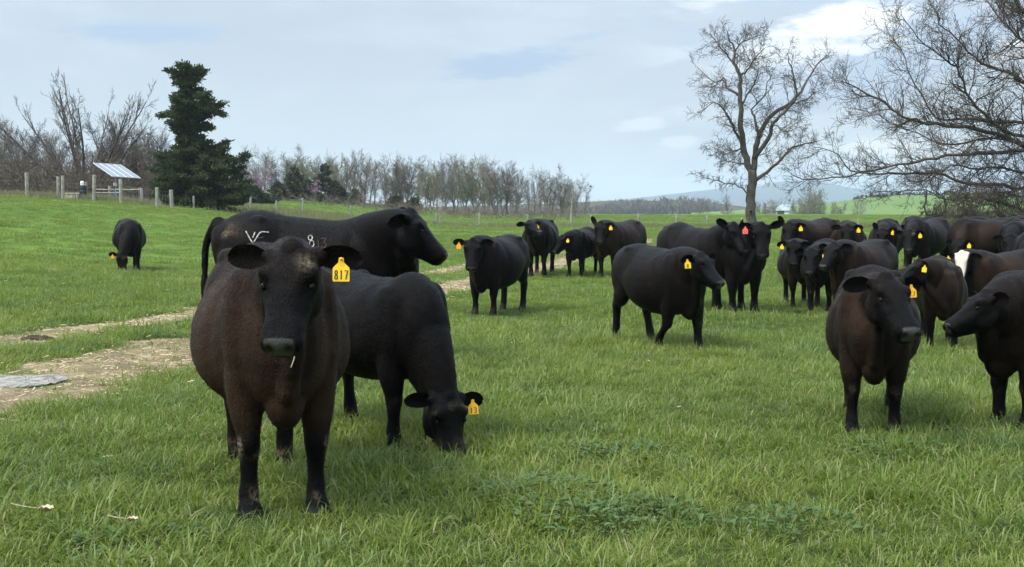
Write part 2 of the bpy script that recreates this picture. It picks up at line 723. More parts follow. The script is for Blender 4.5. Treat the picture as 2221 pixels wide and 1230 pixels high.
FRONT_LEG = [  # fore-aft, side, height, radius fore-aft, radius side
    (0.585, 0.150, 0.950, 0.160, 0.090), (0.555, 0.168, 0.760, 0.155, 0.102), (0.550, 0.172, 0.640, 0.122, 0.100),
    (0.560, 0.170, 0.510, 0.090, 0.080), (0.572, 0.166, 0.415, 0.066, 0.062), (0.578, 0.164, 0.365, 0.062, 0.060),
    (0.574, 0.163, 0.310, 0.050, 0.050), (0.570, 0.163, 0.220, 0.044, 0.043), (0.570, 0.163, 0.140, 0.053, 0.050),
    (0.584, 0.163, 0.090, 0.049, 0.050), (0.600, 0.163, 0.055, 0.062, 0.060), (0.612, 0.163, 0.004, 0.076, 0.066)]
HIND_LEG = [
    (-0.560, 0.150, 1.020, 0.230, 0.090), (-0.520, 0.190, 0.850, 0.215, 0.105), (-0.530, 0.205, 0.720, 0.165, 0.092),
    (-0.585, 0.200, 0.610, 0.130, 0.085), (-0.655, 0.190, 0.530, 0.085, 0.062), (-0.690, 0.184, 0.465, 0.070, 0.056),
    (-0.682, 0.182, 0.400, 0.057, 0.050), (-0.665, 0.180, 0.270, 0.048, 0.045), (-0.652, 0.180, 0.150, 0.055, 0.051),
    (-0.636, 0.180, 0.095, 0.050, 0.050), (-0.620, 0.180, 0.055, 0.062, 0.058), (-0.605, 0.180, 0.004, 0.074, 0.064)]


def leg_rings(B, chain, side, pose, thick=1.0):
    """pose = (swing of the whole leg, bend of the knee, sideways shift, lift)"""
    sw, bend, dy, lift = pose
    P = np.array([(c[0], c[1], c[2]) for c in chain])
    rad = np.array([(c[3], c[4]) for c in chain])
    pv = P[1].copy()
    k = 5
    for i in range(2, len(P)):
        P[i] = rot_y(P[i], pv, sw)
    for i in range(k + 1, len(P)):
        P[i] = rot_y(P[i], P[k], bend)
    low = P[-1, 2]
    f = (pv[2] - lift - 0.004) / (pv[2] - low)
    P[2:, 2] = pv[2] + (P[2:, 2] - pv[2]) * f
    wgt = np.clip((pv[2] - P[:, 2]) / pv[2], 0, 1)
    P[:, 1] += dy * wgt
    P[:, 1] *= side
    rad[3:] *= thick
    s = np.arange(len(P), dtype=float)
    q = np.linspace(0, len(P) - 1, (len(P) - 1) * 3 + 1)
    PP = hermite(s, P, q)
    RR = hermite(s, rad, q)
    ph = np.linspace(0, 2 * np.pi, 14, endpoint=False)
    rings = []
    for i in range(len(PP)):
        t = unit(PP[min(i + 1, len(PP) - 1)] - PP[max(i - 1, 0)])
        if i > len(PP) - 5:
            t = unit(t * (len(PP) - 1 - i) / 4 + np.array([0, 0, -1.0]))
        lat = unit(np.array([0, 1.0, 0]) - t * t[1])
        fore = np.cross(t, lat)
        rings.append(PP[i] + np.cos(ph)[:, None] * fore * RR[i, 0] + np.sin(ph)[:, None] * lat * RR[i, 1])
    B.rings(rings)
    return PP


def make_cow(name, u, v=None, Z=None, heading=0.0, S=1.0, girth=1.0, belly=0.0, poll=None, neck=0.62,
             face=(0.0, 40.0), roll=0.0, ears=((0.0, 0.0), (0.0, 0.0)), legs=None, voxel=0.022, brown=0.4,
             tagside=None, tagtext=None, tagcol='yellow', fur=0, furlen=0.016, white=0.0, mud=0.2, tail=0.0,
             label='', hump=0.0, headS=1.0, thick=1.0, lying=False, seed=1, neckw=1.0, zoff=0.0, tailup=False,
             dust=0.0, deep=0.02, stains=(), rust=(), tailout=0.06):
    """u, v (or depth Z): where the middle of the front feet stands; heading and face are turned from the
    viewer (0 = towards the camera, +90 = to the right); poll = pixel of the top of the head"""
    rs = np.random.default_rng(seed)
    p0 = on_ground(u, v) if Z is None else at_depth(u, 500, Z)
    hd = R(heading)
    # world heading vector; 0 looks down -Y towards the camera
    view = math.atan2(p0.x, p0.y)            # bearing of the animal seen from the camera
    f = Vector((math.sin(hd - view), -math.cos(hd - view), 0))
    f = Vector((math.sin(hd) * math.cos(view) - math.cos(hd) * math.sin(view),
                -math.cos(hd) * math.cos(view) - math.sin(hd) * math.sin(view), 0))
    ang = math.atan2(f.y, f.x)
    org = Vector((p0.x, p0.y, 0)) - f * 0.59 * S
    org.z = gz(org.x, org.y) + zoff - 0.012
    M = Matrix.Translation(org) @ Matrix.Rotation(ang, 4, 'Z') @ Matrix.Scale(S, 4)
    Mi = M.inverted()
    B = Blob()
    # trunk
    T = TORSO.copy()
    bell = np.exp(-((T[:, 0] - 0.02) / 0.36) ** 2)
    T[:, 3] *= 1 + (girth - 1) * np.exp(-((T[:, 0] + 0.1) / 0.75) ** 4)
    T[:, 3] += 0.12 * belly * bell
    T[:, 2] -= 0.09 * belly * bell
    T[:, 2] -= deep * sstep(-0.75, -0.1, T[:, 0]) * sstep(0.93, 0.80, T[:, 0])
    T[:, 1] += hump * np.exp(-((T[:, 0] - 0.55) / 0.2) ** 2)
    T[:, 1] += 0.012 * rs.normal(size=len(T))
    xq = np.linspace(-0.885, 0.90, 46)
    Tq = hermite(T[:, 0], T[:, 1:], xq)
    ph = np.linspace(0, 2 * np.pi, 28, endpoint=False)
    cs, sn = np.cos(ph), np.sin(ph)
    rings = []
    for x, (zt, zb, hw, zw) in zip(xq, Tq):
        y = hw * np.sign(cs) * np.where(sn > 0, np.abs(cs) ** 1.10, np.abs(cs) ** 0.86)
        z = np.where(sn > 0, zw + (zt - zw) * np.abs(sn) ** 0.96, zw - (zw - zb) * np.abs(sn) ** 1.0)
        rings.append(np.stack([np.full(28, x), y, z], 1))
    B.rings(rings)
    w = 0.5 + 0.5 * girth
    for sd_ in (-1, 1):
        B.ball((0.56, sd_ * 0.205 * w, 0.93), (0.17, 0.085, 0.30))        # shoulder
        B.ball((-0.60, sd_ * 0.190 * w, 0.90), (0.21, 0.115, 0.30))       # thigh
        B.ball((-0.45, sd_ * 0.180 * w, 1.240), (0.085, 0.062, 0.055))    # hook bone
        B.ball((-0.81, sd_ * 0.105 * w, 1.14), (0.06, 0.05, 0.06))        # pin bone
    B.ball((0.70, 0, 0.640 - deep), (0.16, 0.100, 0.165))                       # brisket
    B.ball((-0.84, 0, 1.225), (0.07, 0.045, 0.06))                         # tail head
    # head frame
    N0 = np.array([0.50, 0.0, 1.03])
    az, pit = R(face[0]), R(face[1])
    fw = Vector((math.sin(az) * math.cos(view) - math.cos(az) * math.sin(view),
                 -math.cos(az) * math.cos(view) - math.sin(az) * math.sin(view), 0)) * math.cos(pit) + Vector((0, 0, -math.sin(pit)))
    fl = np.array((Mi.to_3x3() @ fw).normalized())
    sl = unit(np.cross(np.array([0, 0, 1.0]), fl))
    ul = np.cross(fl, sl)
    if roll:
        c, s_ = math.cos(R(roll)), math.sin(R(roll))
        sl, ul = sl * c + ul * s_, ul * c - sl * s_
    hs = headS
    # the poll lies on the pixel's ray, a neck's length from the withers
    pu, pv_ = poll
    d = pix_dir(pu, pv_)
    o_l = np.array(Mi @ EYE)
    d_l = unit(np.array(Mi.to_3x3() @ d))
    # the pixel marks the silhouette top of the poll: aim the frame a little below it
    oc = o_l - N0
    b = oc @ d_l
    disc = b * b - (oc @ oc - neck * neck)
    if disc > 0:
        cands = [-b - math.sqrt(disc), -b + math.sqrt(disc)]
        pts = [o_l + d_l * t for t in cands]
        if abs(pts[0][0] - pts[1][0]) > 0.25:
            P = max(pts, key=lambda q: q[0])
        else:
            P = pts[0]
    else:
        P = o_l - d_l * b
    P = P - ul * 0.075 * hs

    def H(Q):
        Q = np.atleast_2d(np.asarray(Q, float)) * hs
        return P + Q[:, :1] * fl + Q[:, 1:2] * sl + Q[:, 2:3] * ul
    # neck
    E = H((0.07, 0, -0.055))[0]
    A = np.array([0.36, 0, 1.00])
    gap = np.linalg.norm(E - A)
    tip = unit(E - N0)
    P1 = A + unit(np.array([1.0, 0, 0]) + 0.35 * tip) * gap * 0.42
    P2 = E - unit(0.55 * fl + 0.9 * tip - 0.1 * ul) * gap * 0.30
    rings = []
    for t in np.linspace(0, 1, 16):
        c = (1 - t)**3 * A + 3 * (1 - t)**2 * t * P1 + 3 * (1 - t) * t * t * P2 + t**3 * E
        tg = unit(3 * (1 - t)**2 * (P1 - A) + 6 * (1 - t) * t * (P2 - P1) + 3 * t * t * (E - P2))
        side = unit((1 - t) * np.array([0, 1.0, 0]) + t * sl)
        side = unit(side - tg * (side @ tg))
        upv = np.cross(tg, side)
        hh = np.interp(t, [0, .3, .55, .8, 1], [.285, .285, .235, .180, .135])
        ww = np.interp(t, [0, .3, .55, .8, 1], [.235, .225, .170, .130, .100]) * neckw
        dn = np.interp(t, [0, .35, .7, 1], [1.0, 1.22, 1.15, 1.0])
        rings.append(c + np.cos(ph)[:, None] * side * ww
                     + (np.where(sn > 0, sn, sn * dn))[:, None] * upv * hh)
    B.rings(rings)
    # loose skin of the throat and dewlap
    J = H((0.13, 0, -0.17))[0]
    K = np.array([0.83, 0, 0.70 - deep])
    if J[2] > 0.75 and not lying:
        for t in np.linspace(0.12, 1.0, 7):
            q = J * (1 - t) + K * t
            q[2] -= 0.03 * math.sin(math.pi * t)
            B.ball(q, (0.095, 0.040 + 0.025 * t, 0.095))
    # head
    xs = np.linspace(HEAD[0, 0], HEAD[-1, 0], 30)
    Hq = hermite(HEAD[:, 0], HEAD[:, 1:], xs)
    rings = []
    for x, (a, b_, hw) in zip(xs, Hq):
        y = hw * np.sign(cs) * np.abs(cs) ** 0.8
        z = np.where(sn > 0, a * np.abs(sn) ** 0.8, -b_ * np.abs(sn))
        y = y * np.where(sn < 0, 1 - 0.30 * np.abs(sn) ** 1.5, 1)
        rings.append(H(np.stack([np.full(28, x), y, z], 1)))
    B.rings(rings)
    for sd_ in (-1, 1):
        B.ball((0.155, sd_ * 0.082, -0.108), (0.120, 0.056, 0.088), H)     # jowl
        B.ball((0.118, sd_ * 0.106, 0.054), (0.055, 0.036, 0.034), H)      # brow
        B.ball((0.165, sd_ * 0.112, 0.022), (0.050, 0.034, 0.042), H)      # eye orbit
        B.ball((0.446, sd_ * 0.052, 0.006), (0.034, 0.036, 0.036), H)      # nostril rim
        B.ball((0.01, sd_ * 0.115, 0.02), (0.045, 0.050, 0.040), H)        # ear root
    B.ball((-0.005, 0, 0.058), (0.060, 0.062, 0.050), H)                   # poll
    B.ball((0.40, 0, -0.076), (0.058, 0.056, 0.034), H)                    # chin
    # legs
    lg = dict(fl=(0, 0, 0, 0), fr=(0, 0, 0, 0), hl=(0, 0, 0, 0), hr=(0, 0, 0, 0))
    lg.update(legs or {})
    hooves = []
    if not lying:
        for key, ch, sd_ in (('fl', FRONT_LEG, 1), ('fr', FRONT_LEG, -1), ('hl', HIND_LEG, 1), ('hr', HIND_LEG, -1)):
            PP = leg_rings(B, ch, sd_, lg[key], thick)
            hooves.append(PP)
    # tail
    ts = np.linspace(0, 1, 14)
    if tailup:
        tp = np.stack([-0.86 - 0.10 * ts - 0.05 * np.sin(ts * 3), 0.03 * np.sin(ts * 5), 1.2 + 0.42 * np.sin(ts * 1.7)], 1)
        tr = np.interp(ts, [0, .2, .75, .9, 1], [.045, .03, .024, .03, .012])
    else:
        tp = np.stack([-0.86 - tailout * np.sin(np.minimum(ts * 4, 1.57)) - 0.02 * np.sin(ts * 3), tail * ts**2 + 0.02 * np.sin(ts * 6),
                       1.20 - 0.74 * ts**1.15 + 0.03 * np.sin(np.minimum(ts * 6, 3.1))], 1)
        tr = np.interp(ts, [0, .15, .6, .72, .88, 1], [.055, .036, .026, .045, .042, .012])
    rings = []
    for i in range(len(ts)):
        t = unit(tp[min(i + 1, 13)] - tp[max(i - 1, 0)])
        a = unit(np.cross(t, [0, 1.0, 0.01]))
        bb = np.cross(t, a)
        p8 = np.linspace(0, 2 * np.pi, 10, endpoint=False)
        rings.append(tp[i] + tr[i] * (np.cos(p8)[:, None] * a + np.sin(p8)[:, None] * bb))
    B.rings(rings)
    # fuse into one skin
    me = new_mesh('tmp', np.concatenate(B.V), B.F)
    tmp = bpy.data.objects.new('tmp', me)
    C.objects.link(tmp)
    md = tmp.modifiers.new('r', 'REMESH')
    md.mode = 'VOXEL'
    md.voxel_size = voxel
    sm = tmp.modifiers.new('s', 'SMOOTH')
    sm.factor = 0.5
    sm.iterations = int(round(9 * (0.014 / voxel) ** 1.2)) + 1
    dg = bpy.context.evaluated_depsgraph_get()
    em = tmp.evaluated_get(dg).to_mesh()
    n = len(em.vertices)
    V = np.empty(n * 3, np.float32)
    em.vertices.foreach_get('co', V)
    V = V.reshape(-1, 3).astype(float)
    F = [tuple(p.vertices) for p in em.polygons]
    N = np.empty(n * 3, np.float32)
    em.vertices.foreach_get('normal', N)
    N = N.reshape(-1, 3).astype(float)
    bpy.data.objects.remove(tmp)
    bpy.data.meshes.remove(me)
    # fine face modelling
    L = (V - P) / hs
    hx, hy, hz = L @ fl, L @ sl, L @ ul

    def dent(c, r, depth):
        q = H(c)[0]
        d2 = ((V - q) ** 2).sum(1)
        return depth * np.exp(-d2 / (r * r))
    for sd_ in (-1, 1):
        V += N * (-dent((0.472, sd_ * 0.046, 0.008), 0.019, 0.034))[:, None]    # nostril
        V += N * (dent((0.462, sd_ * 0.066, 0.000), 0.020, 0.008))[:, None]     # its outer rim
        V += N * (-dent((0.180, sd_ * 0.122, 0.048), 0.030, 0.026))[:, None]    # eye socket
        V += N * (-dent((0.235, sd_ * 0.100, 0.050), 0.045, 0.018))[:, None]    # hollow below the eye
        V += N * (-dent((0.310, sd_ * 0.092, 0.040), 0.045, 0.014))[:, None]
        V += N * (-dent((0.060, sd_ * 0.105, 0.080), 0.035, 0.008))[:, None]
        V += N * (dent((0.120, sd_ * 0.112, 0.066), 0.034, 0.010))[:, None]     # brow
    def bdent(c, r, depth):
        d2 = (((V - np.asarray(c)) / np.asarray(r)) ** 2).sum(1)
        return depth * np.exp(-d2)
    if not lying:
        for sd_ in (-1, 1):
            V += N * (-bdent((-0.27, sd_ * 0.30, 1.07), (0.10, 0.2, 0.13), 0.034))[:, None]     # hollow of the flank
            V += N * (-bdent((0.36, sd_ * 0.32, 0.95), (0.055, 0.2, 0.24), 0.022))[:, None]     # behind the shoulder
            V += N * (-bdent((0.74, sd_ * 0.20, 1.02), (0.050, 0.2, 0.16), 0.022))[:, None]     # before the shoulder
            V += N * (-bdent((-0.37, sd_ * 0.28, 0.66), (0.07, 0.2, 0.10), 0.030))[:, None]     # flank fold
        V += N * (-bdent((0.80, 0, 0.84), (0.10, 0.035, 0.16), 0.022))[:, None]                 # groove of the breast
    cnear = dent((0.495, 0, -0.045), 0.001, 1)
    for yy in np.linspace(-0.05, 0.05, 7):
        V += N * (-dent((0.466 - 4 * yy * yy, yy, -0.045), 0.011, 0.006))[:, None]  # mouth line
    # slow muscle and coat unevenness
    amp = np.array([mnoise.noise(Vector(p * 3.6 + seed)) for p in V]) if voxel < 0.025 else 0
    amp2 = np.array([mnoise.noise(Vector(p * 14.0 + seed)) for p in V]) if voxel < 0.016 else 0
    V = V + N * (0.010 * amp + 0.0030 * amp2 if voxel < 0.025 else 0 * N[:, 0])[:, None]
    # colour masks
    L = (V - P) / hs
    hx, hy, hz = L @ fl, L @ sl, L @ ul
    ishead = (hx > -0.06) & (hx < 0.53) & (np.abs(hy) < 0.18) & (hz > -0.24) & (hz < 0.16)
    x, y, z = V.T
    flank = sstep(0.5, 0.85, z) * sstep(1.35, 1.05, z) * sstep(0.02, 0.20, np.abs(y))
    chest = sstep(0.45, 0.7, x) * sstep(0.45, 0.55, z) * sstep(0.80, 0.62, z)
    br = np.clip(0.62 * flank + 1.0 * chest, 0, 1) * brown
    for (sx_, sy_, sz_, sr_, sa_) in rust:
        br = br + sa_ * bdent((sx_, sy_, sz_), (sr_, sr_, sr_ * 1.3), 1)
    br += 0.45 * brown * sstep(0.35, 0.5, z)
    br = np.where(ishead, 0.22 * brown * sstep(0.28, 0.05, hx), br)
    br = br * sstep(0.25, 0.5, z)
    bare = np.where(ishead, sstep(0.440, 0.456, hx + 0.25 * np.minimum(hz, 0.0)) * sstep(-0.052, -0.036, hz) * sstep(0.076, 0.060, np.abs(hy) + 0.35 * np.maximum(-hz, 0)), 0)
    nost = np.clip(dent((0.472, -0.046, 0.008), 0.019, 2.0) + dent((0.472, 0.046, 0.008), 0.019, 2.0), 0, 1)
    hoof = sstep(0.062, 0.05, z) * (0 if lying else 1)
    knee = np.exp(-((z - 0.36) / 0.05) ** 2) * sstep(0.45, 0.62, x) + sstep(0.20, 0.08, z) * 0.9
    if voxel < 0.03:
        mn = np.array([mnoise.noise(Vector(p * 9.0 + seed * 3)) for p in V])
        mdm = mud * knee * sstep(-0.1, 0.35, mn) * (z < 0.45)
        dn_ = np.array([mnoise.noise(Vector(p * 2.2 + seed * 5)) for p in V])
        d3 = dent((0.075, 0.085, 0.075), 0.040, 1)
        mdm = np.maximum(mdm, dust * d3 * sstep(-0.05, 0.3, mn))
        for (sx_, sy_, sz_, sr_, sa_) in stains:
            mdm = np.maximum(mdm, sa_ * bdent((sx_, sy_, sz_), (sr_, sr_ * 1.5, sr_), 1) * sstep(-0.15, 0.35, mn))
        br = br * (0.65 + 0.7 * sstep(-0.5, 0.5, dn_))
    else:
        mdm = mud * knee * 0.4 * (z < 0.45)
    wf = np.where(ishead, white * sstep(0.020, -0.005, np.abs(hy) - 0.105 + 0.11 * hx) * sstep(-0.06, -0.02, hz), 0)
    col = np.stack([br, mdm, np.maximum(bare, 0.16 * hoof), np.clip(1 - nost, 0, 1)], 1)
    # ears
    EV, EF, EN, m0 = [], [], [], n
    ear_c = {}
    for k, sd_ in enumerate((1, -1)):
        up_, back_ = ears[0 if sd_ > 0 else 1]
        root = H((0.015, sd_ * 0.118, 0.012))[0]
        fh = np.array([fl[0], fl[1], 0.0])
        fh = unit(fh if np.linalg.norm(fh) > 0.15 else ul * np.array([1, 1, 0]))
        upw = unit(np.cross(fh, sl))
        dr = unit(sd_ * sl * math.cos(R(up_)) * math.cos(R(back_ + 8)) + upw * math.sin(R(up_))
                  - fh * math.sin(R(back_ + 8)) * math.cos(R(up_)))
        wide = upw * math.cos(R(up_)) - sd_ * sl * math.sin(R(up_)) + 0.25 * fh
        wide = unit(wide - dr * (wide @ dr))
        face_n = unit(np.cross(dr, wide))                # opens to the front
        if face_n @ fh < 0:
            face_n = -face_n
        nt, nw = 15, 9
        tt = np.linspace(0, 1, nt)
        half = 0.059 * np.clip((tt + 0.16) / 0.50, 0, 1) ** 0.65 * np.sqrt(np.clip(1 - (np.clip(tt - 0.55, 0, 1) / 0.455) ** 2, 0.02, 1)) * hs
        G = []
        for layer in (0, 1):
            for i, t in enumerate(tt):
                for wq in np.linspace(-1, 1, nw):
                    cup = 0.024 * hs * (wq * wq) * (1 - 0.5 * t) - 0.010 * hs + 0.012 * hs * t
                    thick_ = 0.006 * hs * (1 - wq * wq) ** 0.5 * (1 - t**3)
                    q = root + dr * t * 0.205 * hs + wide * (wq * half[i] - 0.020 * hs * t * t) + face_n * (cup + (thick_ if layer else -thick_))
                    G.append(q)
                    EN.append(face_n if layer else -face_n)
        base = m0 + len(EV)
        g = nt * nw
        for layer in (0, 1):
            for i in range(nt - 1):
                for j in range(nw - 1):
                    a = base + layer * g + i * nw + j
                    q = (a, a + 1, a + nw + 1, a + nw)
                    EF.append(q if (layer == 0) == (sd_ > 0) else q[::-1])
        EV += G
        ear_c[sd_] = (root, dr, wide, face_n)
    V = np.concatenate([V, np.array(EV)])
    N = np.concatenate([N, np.array(EN)])
    F += EF
    col = np.concatenate([col, np.tile([0.1 * brown, 0, 0, 1.0], (len(EV), 1))])
    wf = np.concatenate([wf, np.zeros(len(EV))])
    # coat hairs: slim triangles combed back and down
    if fur:
        tri = np.array([t for q in F for t in ((q[0], q[1], q[2]), (q[0], q[2], q[3]))] if len(F[0]) == 4 else F)
        a, b, c = V[tri[:, 0]], V[tri[:, 1]], V[tri[:, 2]]
        ar = np.linalg.norm(np.cross(b - a, c - a), axis=1)
        pick = rs.choice(len(tri), fur, p=ar / ar.sum())
        r1, r2 = rs.random(fur), rs.random(fur)
        fl_ = r1 + r2 > 1
        r1[fl_], r2[fl_] = 1 - r1[fl_], 1 - r2[fl_]
        pp = a[pick] + (b - a)[pick] * r1[:, None] + (c - a)[pick] * r2[:, None]
        nn = np.array([N[tri[:, i]] for i in range(3)]).mean(0)[pick]
        nn /= np.linalg.norm(nn, axis=1)[:, None] + 1e-9
        cc = col[tri[:, 0]][pick]
        keep = (cc[:, 2] < 0.3) & (cc[:, 3] > 0.8) & (pp[:, 2] > 0.07)
        pp, nn, cc = pp[keep], nn[keep], cc[keep]
        ww_ = wf[tri[:, 0]][pick][keep]
        comb = np.tile([-0.55, 0, -0.8], (len(pp), 1)) + rs.normal(size=(len(pp), 3)) * 0.33
        comb -= nn * (comb * nn).sum(1)[:, None]
        comb /= np.linalg.norm(comb, axis=1)[:, None] + 1e-9
        hl = (pp - P) / hs
        inh = (hl @ fl > -0.03) & (hl @ fl < 0.54) & (np.abs(hl @ sl) < 0.30) & (np.abs(hl @ ul) < 0.25)
        ln = furlen * (0.6 + 0.8 * rs.random(len(pp))) * np.where(inh, 0.55, 1) * np.where(pp[:, 2] < 0.45, 0.5, 1)
        sdv = np.cross(nn, comb)
        wd = 0.0016 + 0.0012 * rs.random(len(pp))
        tipv = pp + comb * (ln * 0.9)[:, None] + nn * (ln * (0.18 + 0.3 * rs.random(len(pp))))[:, None]
        k0 = len(V)
        hv = np.stack([pp - sdv * wd[:, None] - nn * 0.002, pp + sdv * wd[:, None] - nn * 0.002, tipv], 1).reshape(-1, 3)
        V = np.concatenate([V, hv])
        F += [(k0 + 3 * i, k0 + 3 * i + 1, k0 + 3 * i + 2) for i in range(len(pp))]
        cc3 = np.repeat(cc, 3, 0)
        jit = np.repeat(rs.normal(size=len(pp)), 3)
        cc3[:, 0] = np.clip(cc3[:, 0] * (1 + jit * 0.4) + np.clip(jit - 0.6, 0, 2) * (0.06 + 0.22 * brown), 0, 1)
        col = np.concatenate([col, cc3])
        wf = np.concatenate([wf, np.repeat(ww_, 3)])
    me = new_mesh('body', V, F, MAT['coat'], True, dict(coat=('FLOAT_COLOR', col), white=('FLOAT', wf)))
    root = bpy.data.objects.new(name, None)
    C.objects.link(root)
    root.matrix_world = M
    root.empty_display_size = 0.3
    tag(root, label, 'cow', 'black beef cattle of the herd in the pasture')
    body = link('body', me, root)
    # eyes
    for sd_ in (1, -1):
        e = Blob()
        e.ball((0.175, sd_ * 0.113, 0.036), (0.021, 0.015, 0.0135), H)
        link('eye', new_mesh('eye', np.concatenate(e.V), e.F, MAT['eye'], True), root)
    # ear tag
    if tagside:
        rt, dr, wide, fn = ear_c[tagside]
        hang = unit(np.array([0, 0, -1.0]) + 0.15 * fn)
        toC = unit(o_l - rt)
        nrm_ = unit(toC * 0.75 + fn * 0.5 + 0.0 * ul)
        nrm_ = unit(nrm_ - hang * (nrm_ @ hang))
        xr = np.cross(nrm_, hang) * -1.0          # to the right for who reads it: normal towards the reader, down = hang
        xr = unit(np.cross(hang, nrm_)) * 1.0
        # a reader facing the tag sees x to the right when x = up cross normal
        xr = unit(np.cross(-hang, nrm_))
        c0 = rt + dr * 0.105 * hs - wide * 0.012 * hs + nrm_ * 0.030
        k_ = 1.0 if S > 0.85 else 0.92
        prof = [(-0.010, 0.0), (0.010, 0.0), (0.013, 0.022), (0.036, 0.045), (0.038, 0.052), (0.038, 0.104),
                (0.034, 0.108), (-0.034, 0.108), (-0.038, 0.104), (-0.038, 0.052), (-0.036, 0.045), (-0.013, 0.022)]
        m = len(prof)
        TV = [c0 + xr * a * k_ + hang * b * k_ + nrm_ * dz for dz in (0.0016, -0.0016) for a, b in prof]
        TF = [tuple(range(m))[::-1], tuple(range(m, 2 * m))] + [(i, (i + 1) % m, m + (i + 1) % m, m + i) for i in range(m)]
        tg_ = link('ear_tag', new_mesh('ear_tag', TV, TF, MAT['tag_' + tagcol]), root)
        st = Blob()
        q = c0 + hang * 0.006 + nrm_ * 0.002
        st.ball(q, (0.007, 0.007, 0.007))
        link('button', new_mesh('button', np.concatenate(st.V), st.F, MAT['tag_' + tagcol], True), tg_)
        if tagtext:
            TV, TF = stroke_text(tagtext, 0.066 * k_, 0.040 * k_, 0.0055 if len(tagtext) > 1 else 0.008)
            TV = [c0 + xr * a + hang * (0.078 * k_ - b) + nrm_ * 0.0028 for a, b in TV]
            link('tag_number', new_mesh('tag_number', TV, TF, MAT['ink']), tg_)
    bpy.context.view_layer.update()
    return root, body, V, F


STROKES = {
    '8': [[(.5, .52), (.22, .66), (.25, .9), (.5, 1), (.75, .9), (.76, .66), (.5, .52), (.2, .36), (.2, .1), (.5, 0), (.8, .1), (.8, .36), (.5, .52)]],
    '1': [[(.35, .8), (.55, 1), (.5, 0)]],
    '7': [[(.15, .95), (.9, 1), (.45, 0)]],
    '3': [[(.2, .9), (.5, 1), (.78, .85), (.7, .6), (.42, .53), (.75, .42), (.8, .15), (.5, 0), (.18, .1)]],
    '0': [[(.5, 1), (.2, .8), (.18, .25), (.5, 0), (.8, .25), (.8, .8), (.5, 1)]],
    '2': [[(.2, .8), (.35, .98), (.7, .95), (.8, .7), (.2, 0), (.85, 0)]],
    '5': [[(.8, 1), (.25, 1), (.22, .58), (.6, .6), (.8, .35), (.65, .05), (.2, .05)]],
    '6': [[(.75, .95), (.4, .8), (.2, .35), (.35, .02), (.7, .05), (.8, .35), (.55, .5), (.25, .35)]],
    '9': [[(.75, .65), (.4, .5), (.2, .75), (.45, 1), (.75, .9), (.75, .5), (.6, 0)]],
    '4': [[(.6, 0), (.62, 1), (.15, .35), (.9, .35)]],
    'V': [[(-.1, 1.0), (.5, 0), (.9, .75), (1.15, .98), (2.0, .95)], [(.9, .75), (.62, .9), (.5, .35)], [(.95, .55), (1.5, .5)]],
}


def ribbon(pts, w, V, F):
    pts = [np.array(p, float) for p in pts]
    b = len(V)
    for i, p in enumerate(pts):
        t = unit(pts[min(i + 1, len(pts) - 1)] - pts[max(i - 1, 0)])
        nn = np.array([-t[1], t[0]])
        V.append(tuple(p + nn * w / 2))
        V.append(tuple(p - nn * w / 2))
    for i in range(len(pts) - 1):
        F.append((b + 2 * i, b + 2 * i + 1, b + 2 * i + 3, b + 2 * i + 2))


def stroke_text(txt, width, height, w):
    """hand drawn figures, centred; x to the right, y up"""
    V, F = [], []
    cw = width / len(txt)
    cw = min(cw, height * 0.75)
    for k, ch in enumerate(txt):
        for st in STROKES[ch]:
            ribbon([((k - len(txt) / 2 + 0.08 + 0.84 * a) * cw, (b - 0.5) * height) for a, b in st], w, V, F)
    return V, F


MAT = {}


def coat_material():
    t = NT('coat')
    at = t.n('ShaderNodeAttribute')
    at.attribute_name = 'coat'
    sp = t.n('ShaderNodeSeparateColor')
    t.put(sp.inputs[0], at.outputs['Color'])
    br, mud, bare = sp.outputs[0], sp.outputs[1], sp.outputs[2]
    p = t.obj()
    n1 = t.noise(p, 3.0, 5, 0.6)
    n2 = t.noise(t.scaled(p, (60, 200, 90)), 1.0, 3, 0.6)
    brm = t.math('MULTIPLY', br, t.ramp(n1, 0.25, 0.75, 0.45, 1.35), clamp=True)
    c = t.mix(brm, (0.0018, 0.0017, 0.0018), (0.031, 0.0172, 0.0098))
    c = t.mix(t.math('MULTIPLY', t.ramp(n2, 0.45, 0.8), 0.35), c, (0.0075, 0.0064, 0.0062))
    c = t.mix(t.math('MULTIPLY', mud, t.ramp(t.noise(p, 55, 4), 0.35, 0.6), clamp=True), c, (0.20, 0.155, 0.095))
    c = t.mix(t.math('MULTIPLY', bare, 0.8), c, (0.060, 0.055, 0.053))
    c = t.mix(t.attr('white', 'Fac'), c, (0.56, 0.49, 0.41))
    c = t.mix(t.math('SUBTRACT', 1.0, at.outputs['Alpha']), c, (0.004, 0.0035, 0.0035))
    rough = t.math('SUBTRACT', 0.44, t.math('MULTIPLY', bare, 0.20))
    h = t.math('ADD', n2, t.math('MULTIPLY', t.noise(p, 28, 4, 0.6), 0.9))
    h = t.math('ADD', h, t.math('MULTIPLY', t.noise(t.scaled(p, (13, 13, 2.6)), 1.0, 3, 0.55), 1.6))
    t.principled(c, rough, t.math('ADD', 0.34, t.math('MULTIPLY', bare, 0.16)), t.bump(h, 0.65, 0.010), **{'IOR': t.math('ADD', 1.20, t.math('MULTIPLY', bare, 0.28))})
    return t.m


